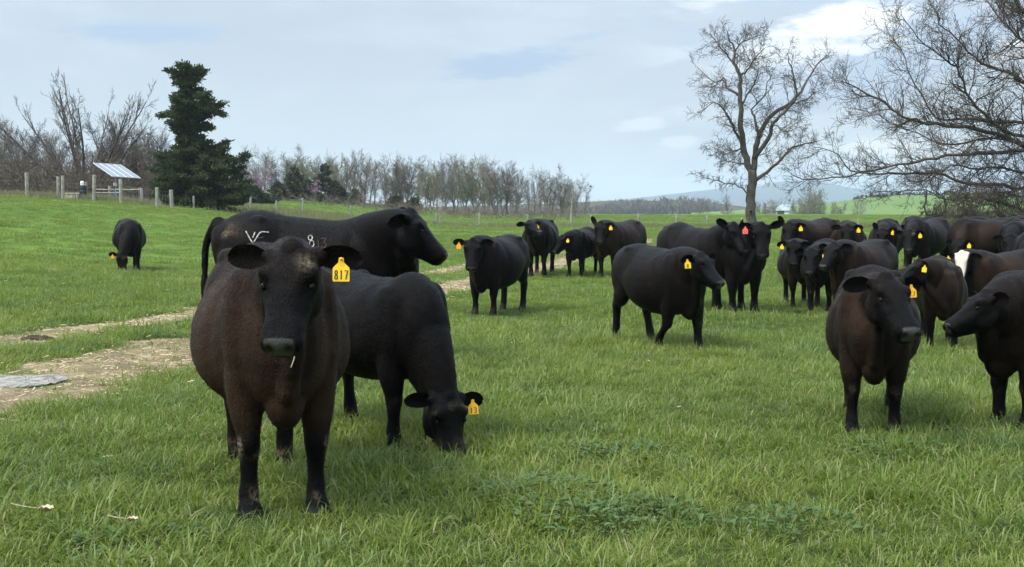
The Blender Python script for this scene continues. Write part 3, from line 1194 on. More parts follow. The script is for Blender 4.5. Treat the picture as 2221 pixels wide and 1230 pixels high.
def cattle_materials():
    MAT['coat'] = coat_material()
    t = NT('eye')
    t.principled((0.006, 0.005, 0.005), 0.14, 0.12)
    MAT['eye'] = t.m
    MAT['tag_yellow'] = simple_mat('yellow_tag', (0.80, 0.51, 0.02), 0.55, 0.3, 0.16, 22)
    MAT['tag_gold'] = simple_mat('gold_tag', (0.80, 0.42, 0.02), 0.5, 0.4, 0.12, 60)
    MAT['tag_orange'] = simple_mat('orange_tag', (0.78, 0.28, 0.02), 0.5, 0.4, 0.12, 60)
    MAT['tag_red'] = simple_mat('red_tag', (0.72, 0.12, 0.09), 0.5, 0.4, 0.12, 60)
    MAT['ink'] = simple_mat('tag_ink', (0.03, 0.03, 0.02), 0.6, 0.3, 0.2)
    MAT['brand'] = simple_mat('brand_hair', (0.30, 0.285, 0.26), 0.9, 0.1, 0.6, 45)
    MAT['brand_faint'] = simple_mat('faint_brand_hair', (0.060, 0.042, 0.036), 0.9, 0.1, 0.4, 60)


cattle_materials()
# ------------------------------------------------------------------ trees
def bark_material(name, a, b, scale=14):
    t = NT(name)
    p = t.obj()
    n = t.noise(t.scaled(p, (1, 1, 0.25)), scale, 5, 0.65)
    n2 = t.noise(p, scale * 0.12, 3)
    c = t.mix(t.ramp(n, 0.35, 0.7), a, b)
    c = t.mix(t.math('MULTIPLY', t.ramp(n2, 0.45, 0.7), 0.4), c, tuple(q * 1.5 for q in b))
    t.principled(c, 0.9, 0.12, t.bump(n, 0.8, 0.03))
    return t.m


def leaf_material(name, a, b, transl=0.25):
    t = NT(name)
    n = t.noise(t.obj(), 1.6, 3, 0.6)
    n2 = t.noise(t.obj(), 17.0, 2, 0.6)
    c = t.mix(t.math('ADD', t.math('MULTIPLY', t.ramp(n, 0.3, 0.7), 0.6), t.math('MULTIPLY', t.ramp(n2, 0.3, 0.7), 0.4)), a, b)
    pr = t.principled(c, 0.75, 0.12)
    tl = t.n('ShaderNodeBsdfTranslucent')
    t.put(tl.inputs[0], c)
    mx = t.n('ShaderNodeMixShader')
    mx.inputs[0].default_value = transl
    t.t.links.new(pr.outputs[0], mx.inputs[1])
    t.t.links.new(tl.outputs[0], mx.inputs[2])
    t.t.links.new(mx.outputs[0], t.out.inputs[0])
    return t.m


BARK_GREY = bark_material('grey_bark', (0.052, 0.043, 0.036), (0.118, 0.100, 0.086), 9)
BARK_DARK = bark_material('dark_bark', (0.052, 0.041, 0.033), (0.112, 0.092, 0.075), 9)
BARK_FAR = bark_material('pale_bark', (0.112, 0.098, 0.080), (0.205, 0.184, 0.152), 3)
BARK_PALE = bark_material('silver_bark', (0.20, 0.18, 0.155), (0.34, 0.31, 0.27), 5)
CEDAR_LEAF = leaf_material('cedar_foliage', (0.022, 0.040, 0.015), (0.080, 0.098, 0.034))
DULL_CEDAR = leaf_material('dull_cedar_foliage', (0.030, 0.042, 0.020), (0.070, 0.078, 0.036))
BUD_GREEN = leaf_material('spring_buds', (0.14, 0.155, 0.050), (0.20, 0.21, 0.075))
BLOSSOM = leaf_material('redbud_blossom', (0.26, 0.12, 0.22), (0.36, 0.20, 0.32))


class Wood:
    """branches as tubes; thick ones go to the trunk, thin ones to the crown"""

    def __init__(s, seed, split):
        s.r = random.Random(seed)
        s.split = split
        s.thick = MB()
        s.thin = MB()
        s.tips = []

    def limb(s, pts, rads):
        big = max(rads) > s.split
        n = 8 if rads[0] > 0.15 else (6 if rads[0] > 0.06 else (4 if rads[0] > 0.028 else 3))
        (s.thick if big else s.thin).tube(pts, rads, n, cap=False)

    def wander(s, start, d, length, r0, r1, nseg, bend, lift):
        r = s.r
        pts, rads = [Vector(start)], [r0]
        d = Vector(d).normalized()
        for i in range(nseg):
            d = (d + Vector((r.gauss(0, bend), r.gauss(0, bend), r.gauss(0, bend) + lift))).normalized()
            pts.append(pts[-1] + d * length / nseg)
            t = (i + 1) / nseg
            rads.append(r0 + (r1 - r0) * t)
        return pts, rads

    def grow(s, start, d, length, r0, level, cfg):
        """cfg: per level (children, spread deg, length ratio, bend, lift, first)"""
        ch, spread, ratio, bend, lift, first = cfg[min(level, len(cfg) - 1)]
        last = level >= len(cfg) - 1
        nseg = 4 if last else 6
        r1 = r0 * (0.35 if not last else 0.5)
        pts, rads = s.wander(start, d, length, r0, r1, nseg, bend, lift)
        s.limb(pts, rads)
        if last:
            s.tips.append(pts[-1])
            return
        s.sprout(pts, rads, length, level, cfg)

    def sprout(s, pts, rads, length, level, cfg, rmin=0.0):
        r = s.r
        ch, spread, ratio, bend, lift, first = cfg[min(level, len(cfg) - 1)]
        n = len(pts) - 1
        k = max(1, int(round(ch * r.uniform(0.8, 1.2))))
        for c in range(k):
            t = first + (1 - first) * ((c + r.random()) / k)
            if c == k - 1:
                t = 1.0
            q = t * n
            i = min(int(q), n - 1)
            f = q - i
            p = pts[i].lerp(pts[i + 1], f)
            ax = (pts[i + 1] - pts[i]).normalized()
            side = ax.orthogonal().normalized()
            side = Quaternion(ax, r.uniform(0, 2 * math.pi)) @ side
            a = R(r.gauss(spread, spread * 0.25)) * (0.45 if t == 1.0 else 1)
            d = ax * math.cos(a) + side * math.sin(a)
            rad = (rads[i] + (rads[i + 1] - rads[i]) * f)
            s.grow(p, d, length * ratio * r.uniform(0.65, 1.25) * (1.15 - 0.45 * t), max(min(rad * r.uniform(0.5, 0.75), 0.012 + 0.013 * length * ratio), cfg_min(cfg)), level + 1, cfg)


def cfg_min(cfg):
    return RMIN[0]


RMIN = [0.010]


def specks(tips, n_per, spread, size, rs, up=0.0):
    """small leaf quads around points"""
    T = np.array([tuple(p) for p in tips])
    P = np.repeat(T, n_per, 0) + rs.normal(size=(len(T) * n_per, 3)) * spread
    m = len(P)
    a = rs.normal(size=(m, 3))
    a /= np.linalg.norm(a, axis=1)[:, None]
    b = rs.normal(size=(m, 3))
    b -= a * (a * b).sum(1)[:, None]
    b /= np.linalg.norm(b, axis=1)[:, None]
    s = size * (0.6 + 0.8 * rs.random(m))[:, None]
    V = np.stack([P - a * s, P + b * s * 0.5, P + a * s, P - b * s * 0.5], 1).reshape(-1, 3)
    F = np.arange(m * 4).reshape(-1, 4)
    return V, F


def tree_thing(name, base, w, bark, label, cat='tree', group=None, leaf=None, leafmat=None, offset=True):
    root = bpy.data.objects.new(name, None)
    C.objects.link(root)
    root.location = base if offset else (0, 0, 0)
    tag(root, label, cat, group)
    if w.thick.n:
        link('trunk', w.thick.mesh('trunk', bark, True), root)
    if w.thin.n:
        link('crown', w.thin.mesh('crown', bark, True), root)
    if leaf is not None:
        link('foliage', new_mesh('foliage', leaf[0], leaf[1], leafmat), root)
    return root


def copy_tree(src, loc, rotz, sc, label, group):
    r = src.copy()
    C.objects.link(r)
    r.location = loc
    r.rotation_euler = (0, 0, rotz)
    r.scale = sc
    r['label'] = label
    if group:
        r['group'] = group
    for ch in list(src.children):
        c = ch.copy()
        C.objects.link(c)
        c.parent = r
    return r


def limbs_from_photo(w, base, lines, Zd, org, sc, depth_of, cfg, seed):
    """main limbs laid out from polylines seen in the photograph, each with its own drift in depth"""
    out = []
    for (pts, r0, r1, dep, length) in lines:
        P = []
        n = len(pts)
        for i, (x, y) in enumerate(pts):
            u, v = org[0] + x / sc, org[1] + y / sc
            t = i / (n - 1)
            dd = dep[0] + (dep[1] - dep[0]) * t + 0.25 * math.sin(t * 7 + seed) * (dep[1] != dep[0])
            P.append(at_depth(u, v, Zd + dd) - base)
        # smooth the polyline a little
        A = np.array([tuple(p) for p in P])
        q = np.linspace(0, n - 1, (n - 1) * 3 + 1)
        A = hermite(np.arange(n, dtype=float), A, q)
        A[1:-1] += np.array([[w.r.gauss(0, 0.04) for _ in range(3)] for _ in range(len(A) - 2)])
        pts3 = [Vector(a) for a in A]
        rads = [r0 + (r1 - r0) * (i / (len(pts3) - 1)) for i in range(len(pts3))]
        w.thick.tube(pts3, rads, 8 if r0 > 0.12 else 6, cap=True)
        if length:
            w.sprout(pts3, rads, length, 0, cfg)
        out.append(pts3)
    return out


def bare_tree_mid():
    Zd = 88.0
    base = on_ground(1630, 497)
    Zd = base.y
    base = Vector((base.x, base.y, gz(base.x, base.y) - 0.1))
    w = Wood(21, 0.055)
    RMIN[0] = 0.0125
    c = [(15, 50, 0.62, 0.20, 0.05, 0.10), (7, 45, 0.62, 0.24, 0.02, 0.15), (4, 42, 0.62, 0.26, 0.0, 0.2), (0, 0, 0, 0.28, 0.0, 0)]
    L = [
        ([(436, 1215), (434, 1160), (428, 1100), (432, 1020), (438, 930), (440, 890)], 0.40, 0.31, (0, 0), 0),
        ([(436, 925), (408, 830), (388, 740), (381, 620), (370, 480), (375, 400), (340, 330), (345, 270), (325, 215), (305, 160)], 0.27, 0.03, (0, -1.5), 2.2),
        ([(442, 900), (455, 800), (470, 720), (490, 670), (545, 600), (640, 540), (690, 480), (740, 400), (790, 320), (835, 290)], 0.24, 0.025, (0, 1.5), 3.0),
        ([(450, 830), (520, 730), (545, 650), (600, 590), (665, 520), (660, 440), (640, 350), (622, 280)], 0.17, 0.025, (0.1, -2.2), 2.8),
        ([(452, 945), (520, 900), (590, 830), (650, 770), (720, 750), (790, 735)], 0.14, 0.02, (-0.2, -1.6), 2.2),
        ([(418, 1020), (370, 970), (300, 960), (230, 940), (150, 920)], 0.055, 0.015, (0, 1.2), 1.6),
        ([(385, 760), (345, 680), (330, 640), (300, 590), (240, 540), (180, 580)], 0.11, 0.02, (0, -2.0), 2.4),
        ([(370, 500), (310, 460), (290, 410), (240, 430), (150, 350)], 0.11, 0.02, (-0.6, 2.0), 2.6),
        ([(375, 400), (410, 370), (450, 310), (505, 250)], 0.09, 0.02, (-1.0, -2.4), 2.4),
        ([(385, 550), (430, 470), (465, 390), (472, 340)], 0.08, 0.02, (-0.4, 1.4), 2.2),
        ([(472, 716), (446, 610), (440, 570), (500, 510), (520, 430), (560, 350)], 0.10, 0.02, (0, 2.4), 2.5),
        ([(340, 330), (280, 260), (215, 180)], 0.07, 0.02, (-1.2, 0.8), 2.2),
        ([(345, 270), (400, 210), (485, 180)], 0.06, 0.018, (-1.3, -2.6), 2.0),
        ([(390, 760), (360, 790), (290, 800), (210, 760)], 0.06, 0.015, (0, 2.0), 2.2),
        ([(405, 860), (340, 850), (270, 830)], 0.05, 0.015, (0, -1.8), 1.8),
        ([(640, 540), (720, 520), (790, 470)], 0.06, 0.016, (0.9, 2.6), 2.0),
        ([(545, 650), (620, 690), (700, 660)], 0.05, 0.015, (-0.9, -2.5), 1.8),
    ]
    limbs_from_photo(w, base, L, Zd, (1450, 0), 2.411, None, c, 1)
    # a healed branch scar low on the trunk
    s = at_depth(1450 + 432 / 2.411, 1108 / 2.411, Zd - 0.40) - base
    t = tree_thing('bare_tree', base, w, BARK_GREY, 'tall bare grey-barked tree standing alone behind the herd')
    k = MB()
    ring = [s + Vector((0.12 * math.cos(a), -0.02, 0.15 * math.sin(a))) for a in np.linspace(0, 2 * math.pi, 13)]
    k.tube(ring, 0.045, 5, cap=False)
    link('knot', k.mesh('knot', BARK_GREY, True), t)
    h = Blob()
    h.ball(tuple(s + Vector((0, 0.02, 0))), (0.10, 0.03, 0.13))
    link('hollow', new_mesh('hollow', np.concatenate(h.V), h.F, simple_mat('hollow_shade', (0.012, 0.010, 0.009), 0.95, 0.05), True), t)  # near-black ball carries the shade inside the hollow as colour
    return t


def spreading_tree():
    Zd = 60.0
    base = at_depth(2286, 520, Zd)
    base.z = gz(base.x, base.y) - 0.1
    w = Wood(33, 0.05)
    RMIN[0] = 0.0085
    c = [(40, 50, 0.62, 0.17, 0.14, 0.05), (8, 42, 0.60, 0.20, 0.08, 0.10), (4, 40, 0.60, 0.22, 0.05, 0.2), (0, 0, 0, 0.24, 0.03, 0)]
    L = [
        ([(2015, 1290), (2005, 1180), (2010, 1040), (2000, 900), (1985, 760), (1990, 600), (1975, 450), (1960, 300)], 0.42, 0.22, (0, 0), 0),
        ([(1990, 800), (1859, 760), (1720, 700), (1560, 670), (1400, 650), (1300, 630), (1200, 590), (1100, 520), (1000, 470), (930, 430), (870, 410)], 0.118, 0.014, (0, -1.5), 2.6),
        ([(2000, 930), (1859, 985), (1700, 970), (1560, 960), (1450, 920), (1300, 905), (1100, 910), (950, 890), (850, 790), (760, 770)], 0.100, 0.014, (0, 1.5), 2.3),
        ([(1990, 800), (1859, 790), (1700, 795), (1500, 810), (1340, 840), (1200, 860), (1000, 905), (850, 930), (700, 935), (640, 910)], 0.100, 0.013, (0, -3.0), 2.2),
        ([(2005, 1090), (1859, 1100), (1750, 1060), (1600, 1030), (1450, 1050), (1350, 1000), (1200, 1000), (1090, 1000)], 0.071, 0.014, (0, 2.5), 1.9),
        ([(2010, 1240), (1870, 1220), (1800, 1180), (1720, 1090), (1650, 1060), (1500, 1050)], 0.083, 0.016, (0, -2.2), 1.7),
        ([(1990, 660), (1859, 640), (1700, 640), (1550, 620), (1400, 620), (1330, 520), (1260, 400), (1230, 280), (1150, 170)], 0.089, 0.014, (0, 2.4), 2.8),
        ([(1985, 500), (1859, 440), (1800, 390), (1700, 350), (1600, 310), (1500, 200), (1420, 120), (1380, 30)], 0.083, 0.015, (0, -2.5), 2.8),
        ([(1988, 720), (1800, 700), (1650, 600), (1560, 480), (1500, 350), (1420, 300), (1300, 190), (1220, 80)], 0.089, 0.014, (0, -3.6), 2.8),
        ([(1965, 330), (1900, 100), (1859, 60), (1800, -60), (1740, -200)], 0.089, 0.02, (0, -1.0), 2.8),
        ([(1975, 450), (1859, 230), (1800, 180), (1720, 80), (1650, -20), (1600, -140)], 0.077, 0.016, (0, 3.0), 2.8),
        ([(1860, 762), (1700, 720), (1500, 760), (1350, 720), (1200, 660), (1080, 600), (960, 640)], 0.053, 0.012, (-0.2, 3.4), 2.0),
        ([(1350, 1000), (1340, 1080), (1350, 1130), (1390, 1150), (1440, 1130), (1440, 1040)], 0.045, 0.035, (1.8, 1.6), 0.5),
        ([(1960, 300), (2010, 100), (2060, -150), (2120, -400)], 0.118, 0.03, (0, 0.5), 3.0),
        ([(1985, 520), (2100, 300), (2250, 100), (2400, -60)], 0.100, 0.02, (0, -1.5), 2.8),
        ([(1990, 760), (2150, 650), (2330, 560), (2520, 430)], 0.100, 0.02, (0, 1.5), 2.6),
        ([(2000, 950), (2160, 900), (2350, 880), (2500, 900)], 0.089, 0.02, (0, -1.0), 2.4),
        ([(1600, 1030), (1560, 1130), (1470, 1110), (1380, 1120)], 0.041, 0.012, (1.0, 0.2), 1.2),
        ([(2005, 1120), (1900, 1150), (1800, 1130), (1690, 1150), (1600, 1190)], 0.057, 0.012, (0, 2.0), 1.8),
        ([(2005, 1010), (1900, 1040), (1780, 1010), (1660, 1010), (1560, 1060), (1480, 1130)], 0.057, 0.012, (0, -2.4), 1.9),
        ([(1995, 880), (1880, 900), (1760, 880), (1620, 880), (1480, 870), (1360, 940), (1260, 960)], 0.066, 0.012, (0, 3.2), 2.0),
        ([(2008, 1200), (1930, 1190), (1850, 1240), (1760, 1230)], 0.049, 0.012, (0, -1.2), 1.6),
        ([(1720, 1090), (1640, 1150), (1560, 1140), (1480, 1180)], 0.041, 0.012, (-1.3, -2.8), 1.2),
    ]
    limbs_from_photo(w, base, L, Zd, (1450, 0), 2.411, None, c, 2)
    return tree_thing('spreading_tree', base, w, BARK_DARK, 'low spreading bare tree at the right edge with a mass of fine twigs')


def auto_tree(seed, h, stems, bark, label, base, spread=35, split=0.045, cfg=None, rmin=0.012, lean=0.0, group=None, name='bare_tree', r0=None, bud=None, bud_mat=None):
    w = Wood(seed, split)
    RMIN[0] = rmin
    rr = w.r
    cfg = cfg or [(9, 42, 0.55, 0.10, 0.10, 0.22), (5, 40, 0.58, 0.16, 0.08, 0.2), (4, 40, 0.6, 0.2, 0.05, 0.2), (0, 0, 0, 0.2, 0.03, 0)]
    r0 = r0 or 0.022 * h
    for k in range(stems):
        if stems == 1:
            d = Vector((lean, rr.gauss(0, 0.04), 1))
        else:
            a = 2 * math.pi * (k + rr.random() * 0.6) / stems
            sp = R(spread) * rr.uniform(0.35, 1.0)
            d = Vector((math.cos(a) * math.sin(sp), math.sin(a) * math.sin(sp) * 0.8, math.cos(sp)))
        ln = h * rr.uniform(0.80, 1.0)
        pts, rads = w.wander((rr.gauss(0, .05), rr.gauss(0, .05), -0.15), d, ln, r0 * (1 if stems == 1 else 0.6), r0 * 0.12, 8, 0.05, 0.03)
        w.thick.tube(pts, rads, 7, cap=False)
        w.sprout(pts, rads, ln * 0.62, 0, cfg)
    leaf = None
    if bud:
        rs = np.random.default_rng(seed)
        tips = w.tips
        leaf = specks(tips, bud[0], bud[1], bud[2], rs)
    return tree_thing(name, base, w, bark, label, group=group, leaf=leaf, leafmat=bud_mat)


def on_hill(u, Zd):
    p = at_depth(u, 450, Zd)
    return Vector((p.x, p.y, gz(p.x, p.y)))


def conifer(name, base, h, profile, leafmat, label, seed, density=1.0, blade=0.11, group=None, lowbias=1.0, boughs=None):
    """profile: rows of (height fraction, reach left, reach right) in metres"""
    r = random.Random(seed)
    rs = np.random.default_rng(seed)
    w = Wood(seed, 0.03)
    w.thick.tube([Vector((0.05 * math.sin(k * 1.7), 0.05 * math.cos(k * 1.3), -0.15 + h * k / 9)) for k in range(10)],
                 [0.026 * h * (1 - 0.93 * k / 9) for k in range(10)], 8, cap=True)
    ph = [p[0] for p in profile]
    pl = [p[1] for p in profile]
    pr_ = [p[2] for p in profile]
    pts = []
    nb = int((boughs or 95) * density)
    for k in range(nb):
        f = 0.02 + 0.97 * ((k + r.random()) / nb) ** lowbias
        a = r.uniform(0, 2 * math.pi)
        cl, cr = np.interp(f, ph, pl), np.interp(f, ph, pr_)
        side = math.cos(a)
        reach = (cr if side > 0 else cl) * abs(side) ** 2 + (0.5 * (cl + cr)) * (1 - side * side)
        reach *= r.uniform(0.70, 1.06)
        rise = r.uniform(-0.05, 0.28) + max(0.0, f - 0.80) * 4.0
        d = Vector((math.cos(a), math.sin(a), rise)).normalized()
        bp, br = w.wander((0, 0, f * h), d, reach, 0.012 * h * (1 - f) + 0.02, 0.012, 6, 0.10, -0.01)
        w.limb(bp, br)
        # sprays along the bough, thick towards its end
        m = max(6, int(reach * 22 * density))
        for j in range(m):
            t = 1 - 0.72 * r.random() ** 1.25
            q = t * 6
            i = min(int(q), 5)
            c = bp[i].lerp(bp[i + 1], q - i)
            wd = (0.12 + 0.20 * reach * (1 - 0.6 * t)) * 0.55
            pts.append((c.x + r.gauss(0, wd * 0.6), c.y + r.gauss(0, wd * 0.6), c.z + r.gauss(0, wd * 0.30) + 0.03, d.x, d.y, 0.25))
    P = np.array(pts)
    per = 9
    Q = np.repeat(P, per, 0)
    m = len(Q)
    pos = Q[:, :3] + rs.normal(size=(m, 3)) * np.array([0.10, 0.10, 0.055])
    a = Q[:, 3:] * 0.9 + rs.normal(size=(m, 3)) * 0.65
    a /= np.linalg.norm(a, axis=1)[:, None]
    b = rs.normal(size=(m, 3))
    b -= a * (a * b).sum(1)[:, None]
    b /= np.linalg.norm(b, axis=1)[:, None]
    s = blade * (0.5 + 0.6 * rs.random(m) + 1.5 * rs.random(m) ** 6)[:, None]
    V = np.stack([pos, pos + a * s * 0.5 + b * s * 0.22, pos + a * s, pos + a * s * 0.5 - b * s * 0.22], 1).reshape(-1, 3)
    F = np.arange(m * 4).reshape(-1, 4)
    return tree_thing(name, base, w, BARK_DARK, label, group=group, leaf=(V, F), leafmat=leafmat)


def build_trees():
    bare_tree_mid()
    spreading_tree()
    # tall dark cedar beyond the solar panel
    b = on_hill(418, 87)
    b.z = at_depth(418, 449, 87).z
    k = 87 / FPX
    prof = [(0.0, 80, 122), (0.08, 86, 132), (0.20, 84, 126), (0.30, 76, 108), (0.40, 46, 58), (0.455, 34, 38), (0.50, 26, 30), (0.555, 44, 46), (0.60, 44, 40),
            (0.66, 74, 66), (0.70, 74, 76), (0.74, 60, 82), (0.79, 28, 66), (0.815, 28, 30), (0.85, 34, 24), (0.88, 58, 34), (0.92, 66, 38), (0.95, 44, 28), (0.975, 22, 16), (1.0, 5, 5)]
    conifer('cedar_tree', b, 297 * k, [(f, l * k, r_ * k) for f, l, r_ in prof], CEDAR_LEAF,
            'tall dark green cedar with a ragged tiered top beside the solar panel', 5, 2.0, 0.14, boughs=130, lowbias=1.35)
    # bare trees along the top of the slope
    base = on_hill(186, 92)
    auto_tree(44, 8.6, 11, BARK_GREY, 'many-stemmed bare tree fanning out above the solar panel', base, spread=50, rmin=0.014, r0=0.21,
              cfg=[(9, 30, 0.36, 0.08, 0.08, 0.35), (5, 34, 0.50, 0.10, 0.06, 0.2), (4, 36, 0.55, 0.12, 0.05, 0.2), (0, 0, 0, 0.12, 0.03, 0)])
    protos = []
    spec = [  # shared shapes for the woods: height 1 unit = 8 m
        (51, 1, BARK_GREY, None), (52, 2, BARK_FAR, None), (53, 3, BARK_GREY, None), (54, 2, BARK_FAR, None), (55, 1, BARK_FAR, None),
        (56, 3, BARK_FAR, (1, 0.12, 0.10)), (57, 2, BARK_FAR, (2, 0.15, 0.09)),
        (58, 1, BARK_FAR, None), (59, 3, BARK_FAR, None), (60, 2, BARK_GREY, None)]
    hill = [(-40, 100, 7.6), (8, 94, 6.3), (42, 106, 7.0), (92, 101, 5.6), (128, 95, 5.2), (240, 97, 7.2), (272, 104, 6.6), (308, 99, 6.2),
            (338, 105, 6.8), (488, 108, 6.6), (-90, 96, 7.0), (-150, 103, 7.5), (215, 108, 6.0), (66, 97, 4.8), (290, 93, 4.4), (160, 103, 5.6), (22, 103, 6.9),
            (108, 108, 6.4), (145, 108, 5.9), (258, 105, 6.4), (322, 108, 6.2), (-15, 109, 6.8), (75, 110, 6.0), (198, 99, 4.6), (285, 107, 5.6), (-65, 106, 7.2), (350, 100, 5.0)]
    grp = 'bare trees along the top of the slope'
    lab = 'bare brown tree in the thicket behind the fence on the slope'
    made = {}

    def place(kind, u, Zd, h, label, group, bz=None, sx=1.0, rot=None):
        p = on_hill(u, Zd)
        if bz is not None:
            p.z = bz
        if kind not in made:
            sd, st, bark, bud = spec[kind]
            t = auto_tree(sd, 8.0, st, bark, label, p, spread=24, rmin=0.016, group=group, name='bare_tree',
                          cfg=[(17, 38, 0.50, 0.12, 0.12, 0.16), (8, 40, 0.56, 0.16, 0.08, 0.12), (5, 40, 0.6, 0.2, 0.05, 0.15), (0, 0, 0, 0.2, 0.03, 0)],
                          bud=bud, bud_mat=BUD_GREEN if bud else None)
            made[kind] = t
            t.scale = (h / 8 * sx, h / 8 * sx, h / 8)
            t.rotation_euler = (0, 0, rot or 0)
            return t
        t = copy_tree(made[kind], p, rot if rot is not None else random.uniform(0, 6.28), (h / 8 * sx, h / 8 * sx, h / 8), label, group)
        t.rotation_euler.x, t.rotation_euler.y = random.gauss(0, 0.06), random.gauss(0, 0.06)
        return t

    for i, (u, Zd, h) in enumerate(hill):
        h *= 0.84
        place(i % 3, u, Zd, h, lab, grp, sx=random.uniform(0.9, 1.2))
    # the line of trees across the middle
    line = [(540, 322), (562, 345), (590, 340), (616, 332), (640, 350), (664, 338), (690, 345), (716, 334), (742, 333), (766, 338), (790, 352), (812, 346), (836, 348),
            (860, 356), (880, 350), (902, 362), (924, 366), (938, 360), (962, 350), (984, 350), (1008, 362), (1030, 352), (1052, 350), (1076, 352), (1100, 362), (1122, 376),
            (1148, 388), (1172, 380), (1192, 378), (1216, 388), (1246, 388), (1268, 400)]
    grp2 = 'bare trees in the line across the far field'
    for i, (u, vt) in enumerate(line):
        Zd = random.uniform(168, 200)
        p = on_hill(u, Zd)
        top = at_depth(u, vt, Zd).z
        kind = (3, 4, 7, 8, 9)[i % 5]
        l2 = 'bare grey tree in the line across the far side of the field'
        if u in (716, 938, 1008, 1030, 664):
            kind, l2 = 5 + i % 2, 'budding tree with a pale green tinge in the line across the field'
        place(kind, u, Zd, (top - p.z) * random.uniform(0.94, 1.12), l2, grp2, sx=random.uniform(0.75, 1.3))
    # second row behind, thickening the line
    for i in range(38):
        u = 520 + i * 19.5 + random.uniform(-10, 10)
        vt = np.interp(u, [500, 700, 900, 1100, 1250], [350, 352, 368, 372, 400]) + random.uniform(-6, 14)
        Zd = random.uniform(205, 225)
        p = on_hill(u, Zd)
        place((4, 8, 3, 7, 9)[i % 5], u, Zd, at_depth(u, vt, Zd).z - p.z, 'bare grey tree in the line across the far side of the field', grp2, sx=random.uniform(0.8, 1.35))
    # evergreens and scrub at the foot of the line
    sc = [(505, 402, 30, 122), (548, 408, 26, 128), (602, 398, 24, 150), (638, 366, 26, 155), (668, 395, 24, 160), (706, 360, 26, 158), (730, 400, 24, 160),
          (768, 415, 20, 165), (858, 428, 22, 170), (900, 432, 16, 170), (575, 425, 24, 130), (478, 410, 30, 118)]
    for i, (u, vt, hw, Zd) in enumerate(sc):
        p = on_hill(u, Zd)
        kk = Zd / FPX
        top = at_depth(u, vt, Zd).z - p.z
        tall = vt < 380
        conifer('cedar_bush' if not tall else 'cedar_tree', p, top, [(0, hw * kk, hw * kk), (0.35, hw * kk, hw * kk), (0.7, hw * 0.6 * kk, hw * 0.6 * kk), (1, hw * .15 * kk, hw * .15 * kk)],
                DULL_CEDAR, ('pointed dark evergreen rising in front of the bare tree line' if tall else 'low dark evergreen bush at the foot of the tree line'),
                100 + i, 0.9, 0.26, group='evergreens at the foot of the tree line', boughs=46)
    # redbuds in bloom
    for i, (u, v, Zd, h, lb) in enumerate(((566, 372, 132, 3.9, 'small redbud in pink bloom right of the tall cedar'), (682, 396, 155, 3.6, 'faint pink redbud among the bare trees of the line'),
                                           (790, 425, 168, 2.6, 'low pinkish shrub at the foot of the tree line'))):
        p = on_hill(u, Zd)
        h = at_depth(u, v, Zd).z - p.z
        auto_tree(61 + i, h, 3, BARK_FAR, lb, p, spread=26, rmin=0.012, name='redbud_tree', bud=(2 if i == 0 else 1, 0.10, 0.08), bud_mat=BLOSSOM,
                  cfg=[(7, 40, 0.5, 0.12, 0.06, 0.45), (4, 40, 0.55, 0.16, 0.05, 0.2), (3, 40, 0.6, 0.2, 0.03, 0.2), (0, 0, 0, 0.2, 0.02, 0)])
    # pale trunks by the far fence
    p = on_hill(1238, 113)
    t = auto_tree(71, (492 - 392) * 113 / FPX, 1, BARK_PALE, 'pale-trunked bare tree at the far fence between the two calves', p, rmin=0.012, r0=0.16,
                  cfg=[(8, 38, 0.45, 0.12, 0.10, 0.55), (4, 38, 0.55, 0.16, 0.08, 0.2), (3, 40, 0.6, 0.2, 0.05, 0.2), (0, 0, 0, 0.2, 0.03, 0)])
    p = on_hill(952, 108)
    auto_tree(72, (492 - 434) * 108 / FPX, 3, BARK_PALE, 'small pale leaning sapling at the far fence right of the branded cow', p, spread=18, rmin=0.009,
              cfg=[(6, 34, 0.5, 0.2, 0.06, 0.3), (4, 36, 0.55, 0.2, 0.05, 0.2), (0, 0, 0, 0.2, 0.03, 0)])
    p = on_hill(1152, 112)
    auto_tree(73, 1.6, 4, BARK_FAR, 'brown shrub behind the cow with the lifted leg', p, spread=30, rmin=0.009,
              cfg=[(6, 34, 0.5, 0.2, 0.06, 0.3), (4, 36, 0.55, 0.2, 0.05, 0.2), (0, 0, 0, 0.2, 0.03, 0)])
    # trees by the farm
    for i, (u, vt, Zd, kind, lb) in enumerate(((1580, 420, 330, 4, 'small bare tree left of the big bare trunk far off'), (1755, 414, 380, 5, 'bushy budding tree right of the white barn'),
                                               (1778, 418, 400, 6, 'second budding tree right of the white barn'), (1655, 438, 360, 3, 'low bare tree left of the white barn'),
                                               (1690, 430, 480, 4, 'bare tree just behind the white barn'), (1810, 436, 390, 6, 'low budding tree in the hedge on the green hill'),
                                               (1525, 436, 340, 3, 'low brown tree left end of the far hedge'), (1735, 432, 370, 5, 'wide budding bush touching the barn'),
                                               (1862, 432, 520, 3, 'bare tree on the green hill behind the twigs'),
                                               (1648, 438, 425, 8, 'round bare bush hiding the left end of the white barn'), (1668, 437, 428, 9, 'brown bush in front of the white barn roof'),
                                               (1682, 444, 422, 7, 'low bush in front of the white barn wall'))):
        p = on_hill(u, Zd)
        p.z = -5.0 if Zd > 300 else p.z
        place(kind, u, Zd, at_depth(u, vt, Zd).z - p.z, lb, 'trees around the distant farm', bz=p.z, sx=1.15)


build_trees()


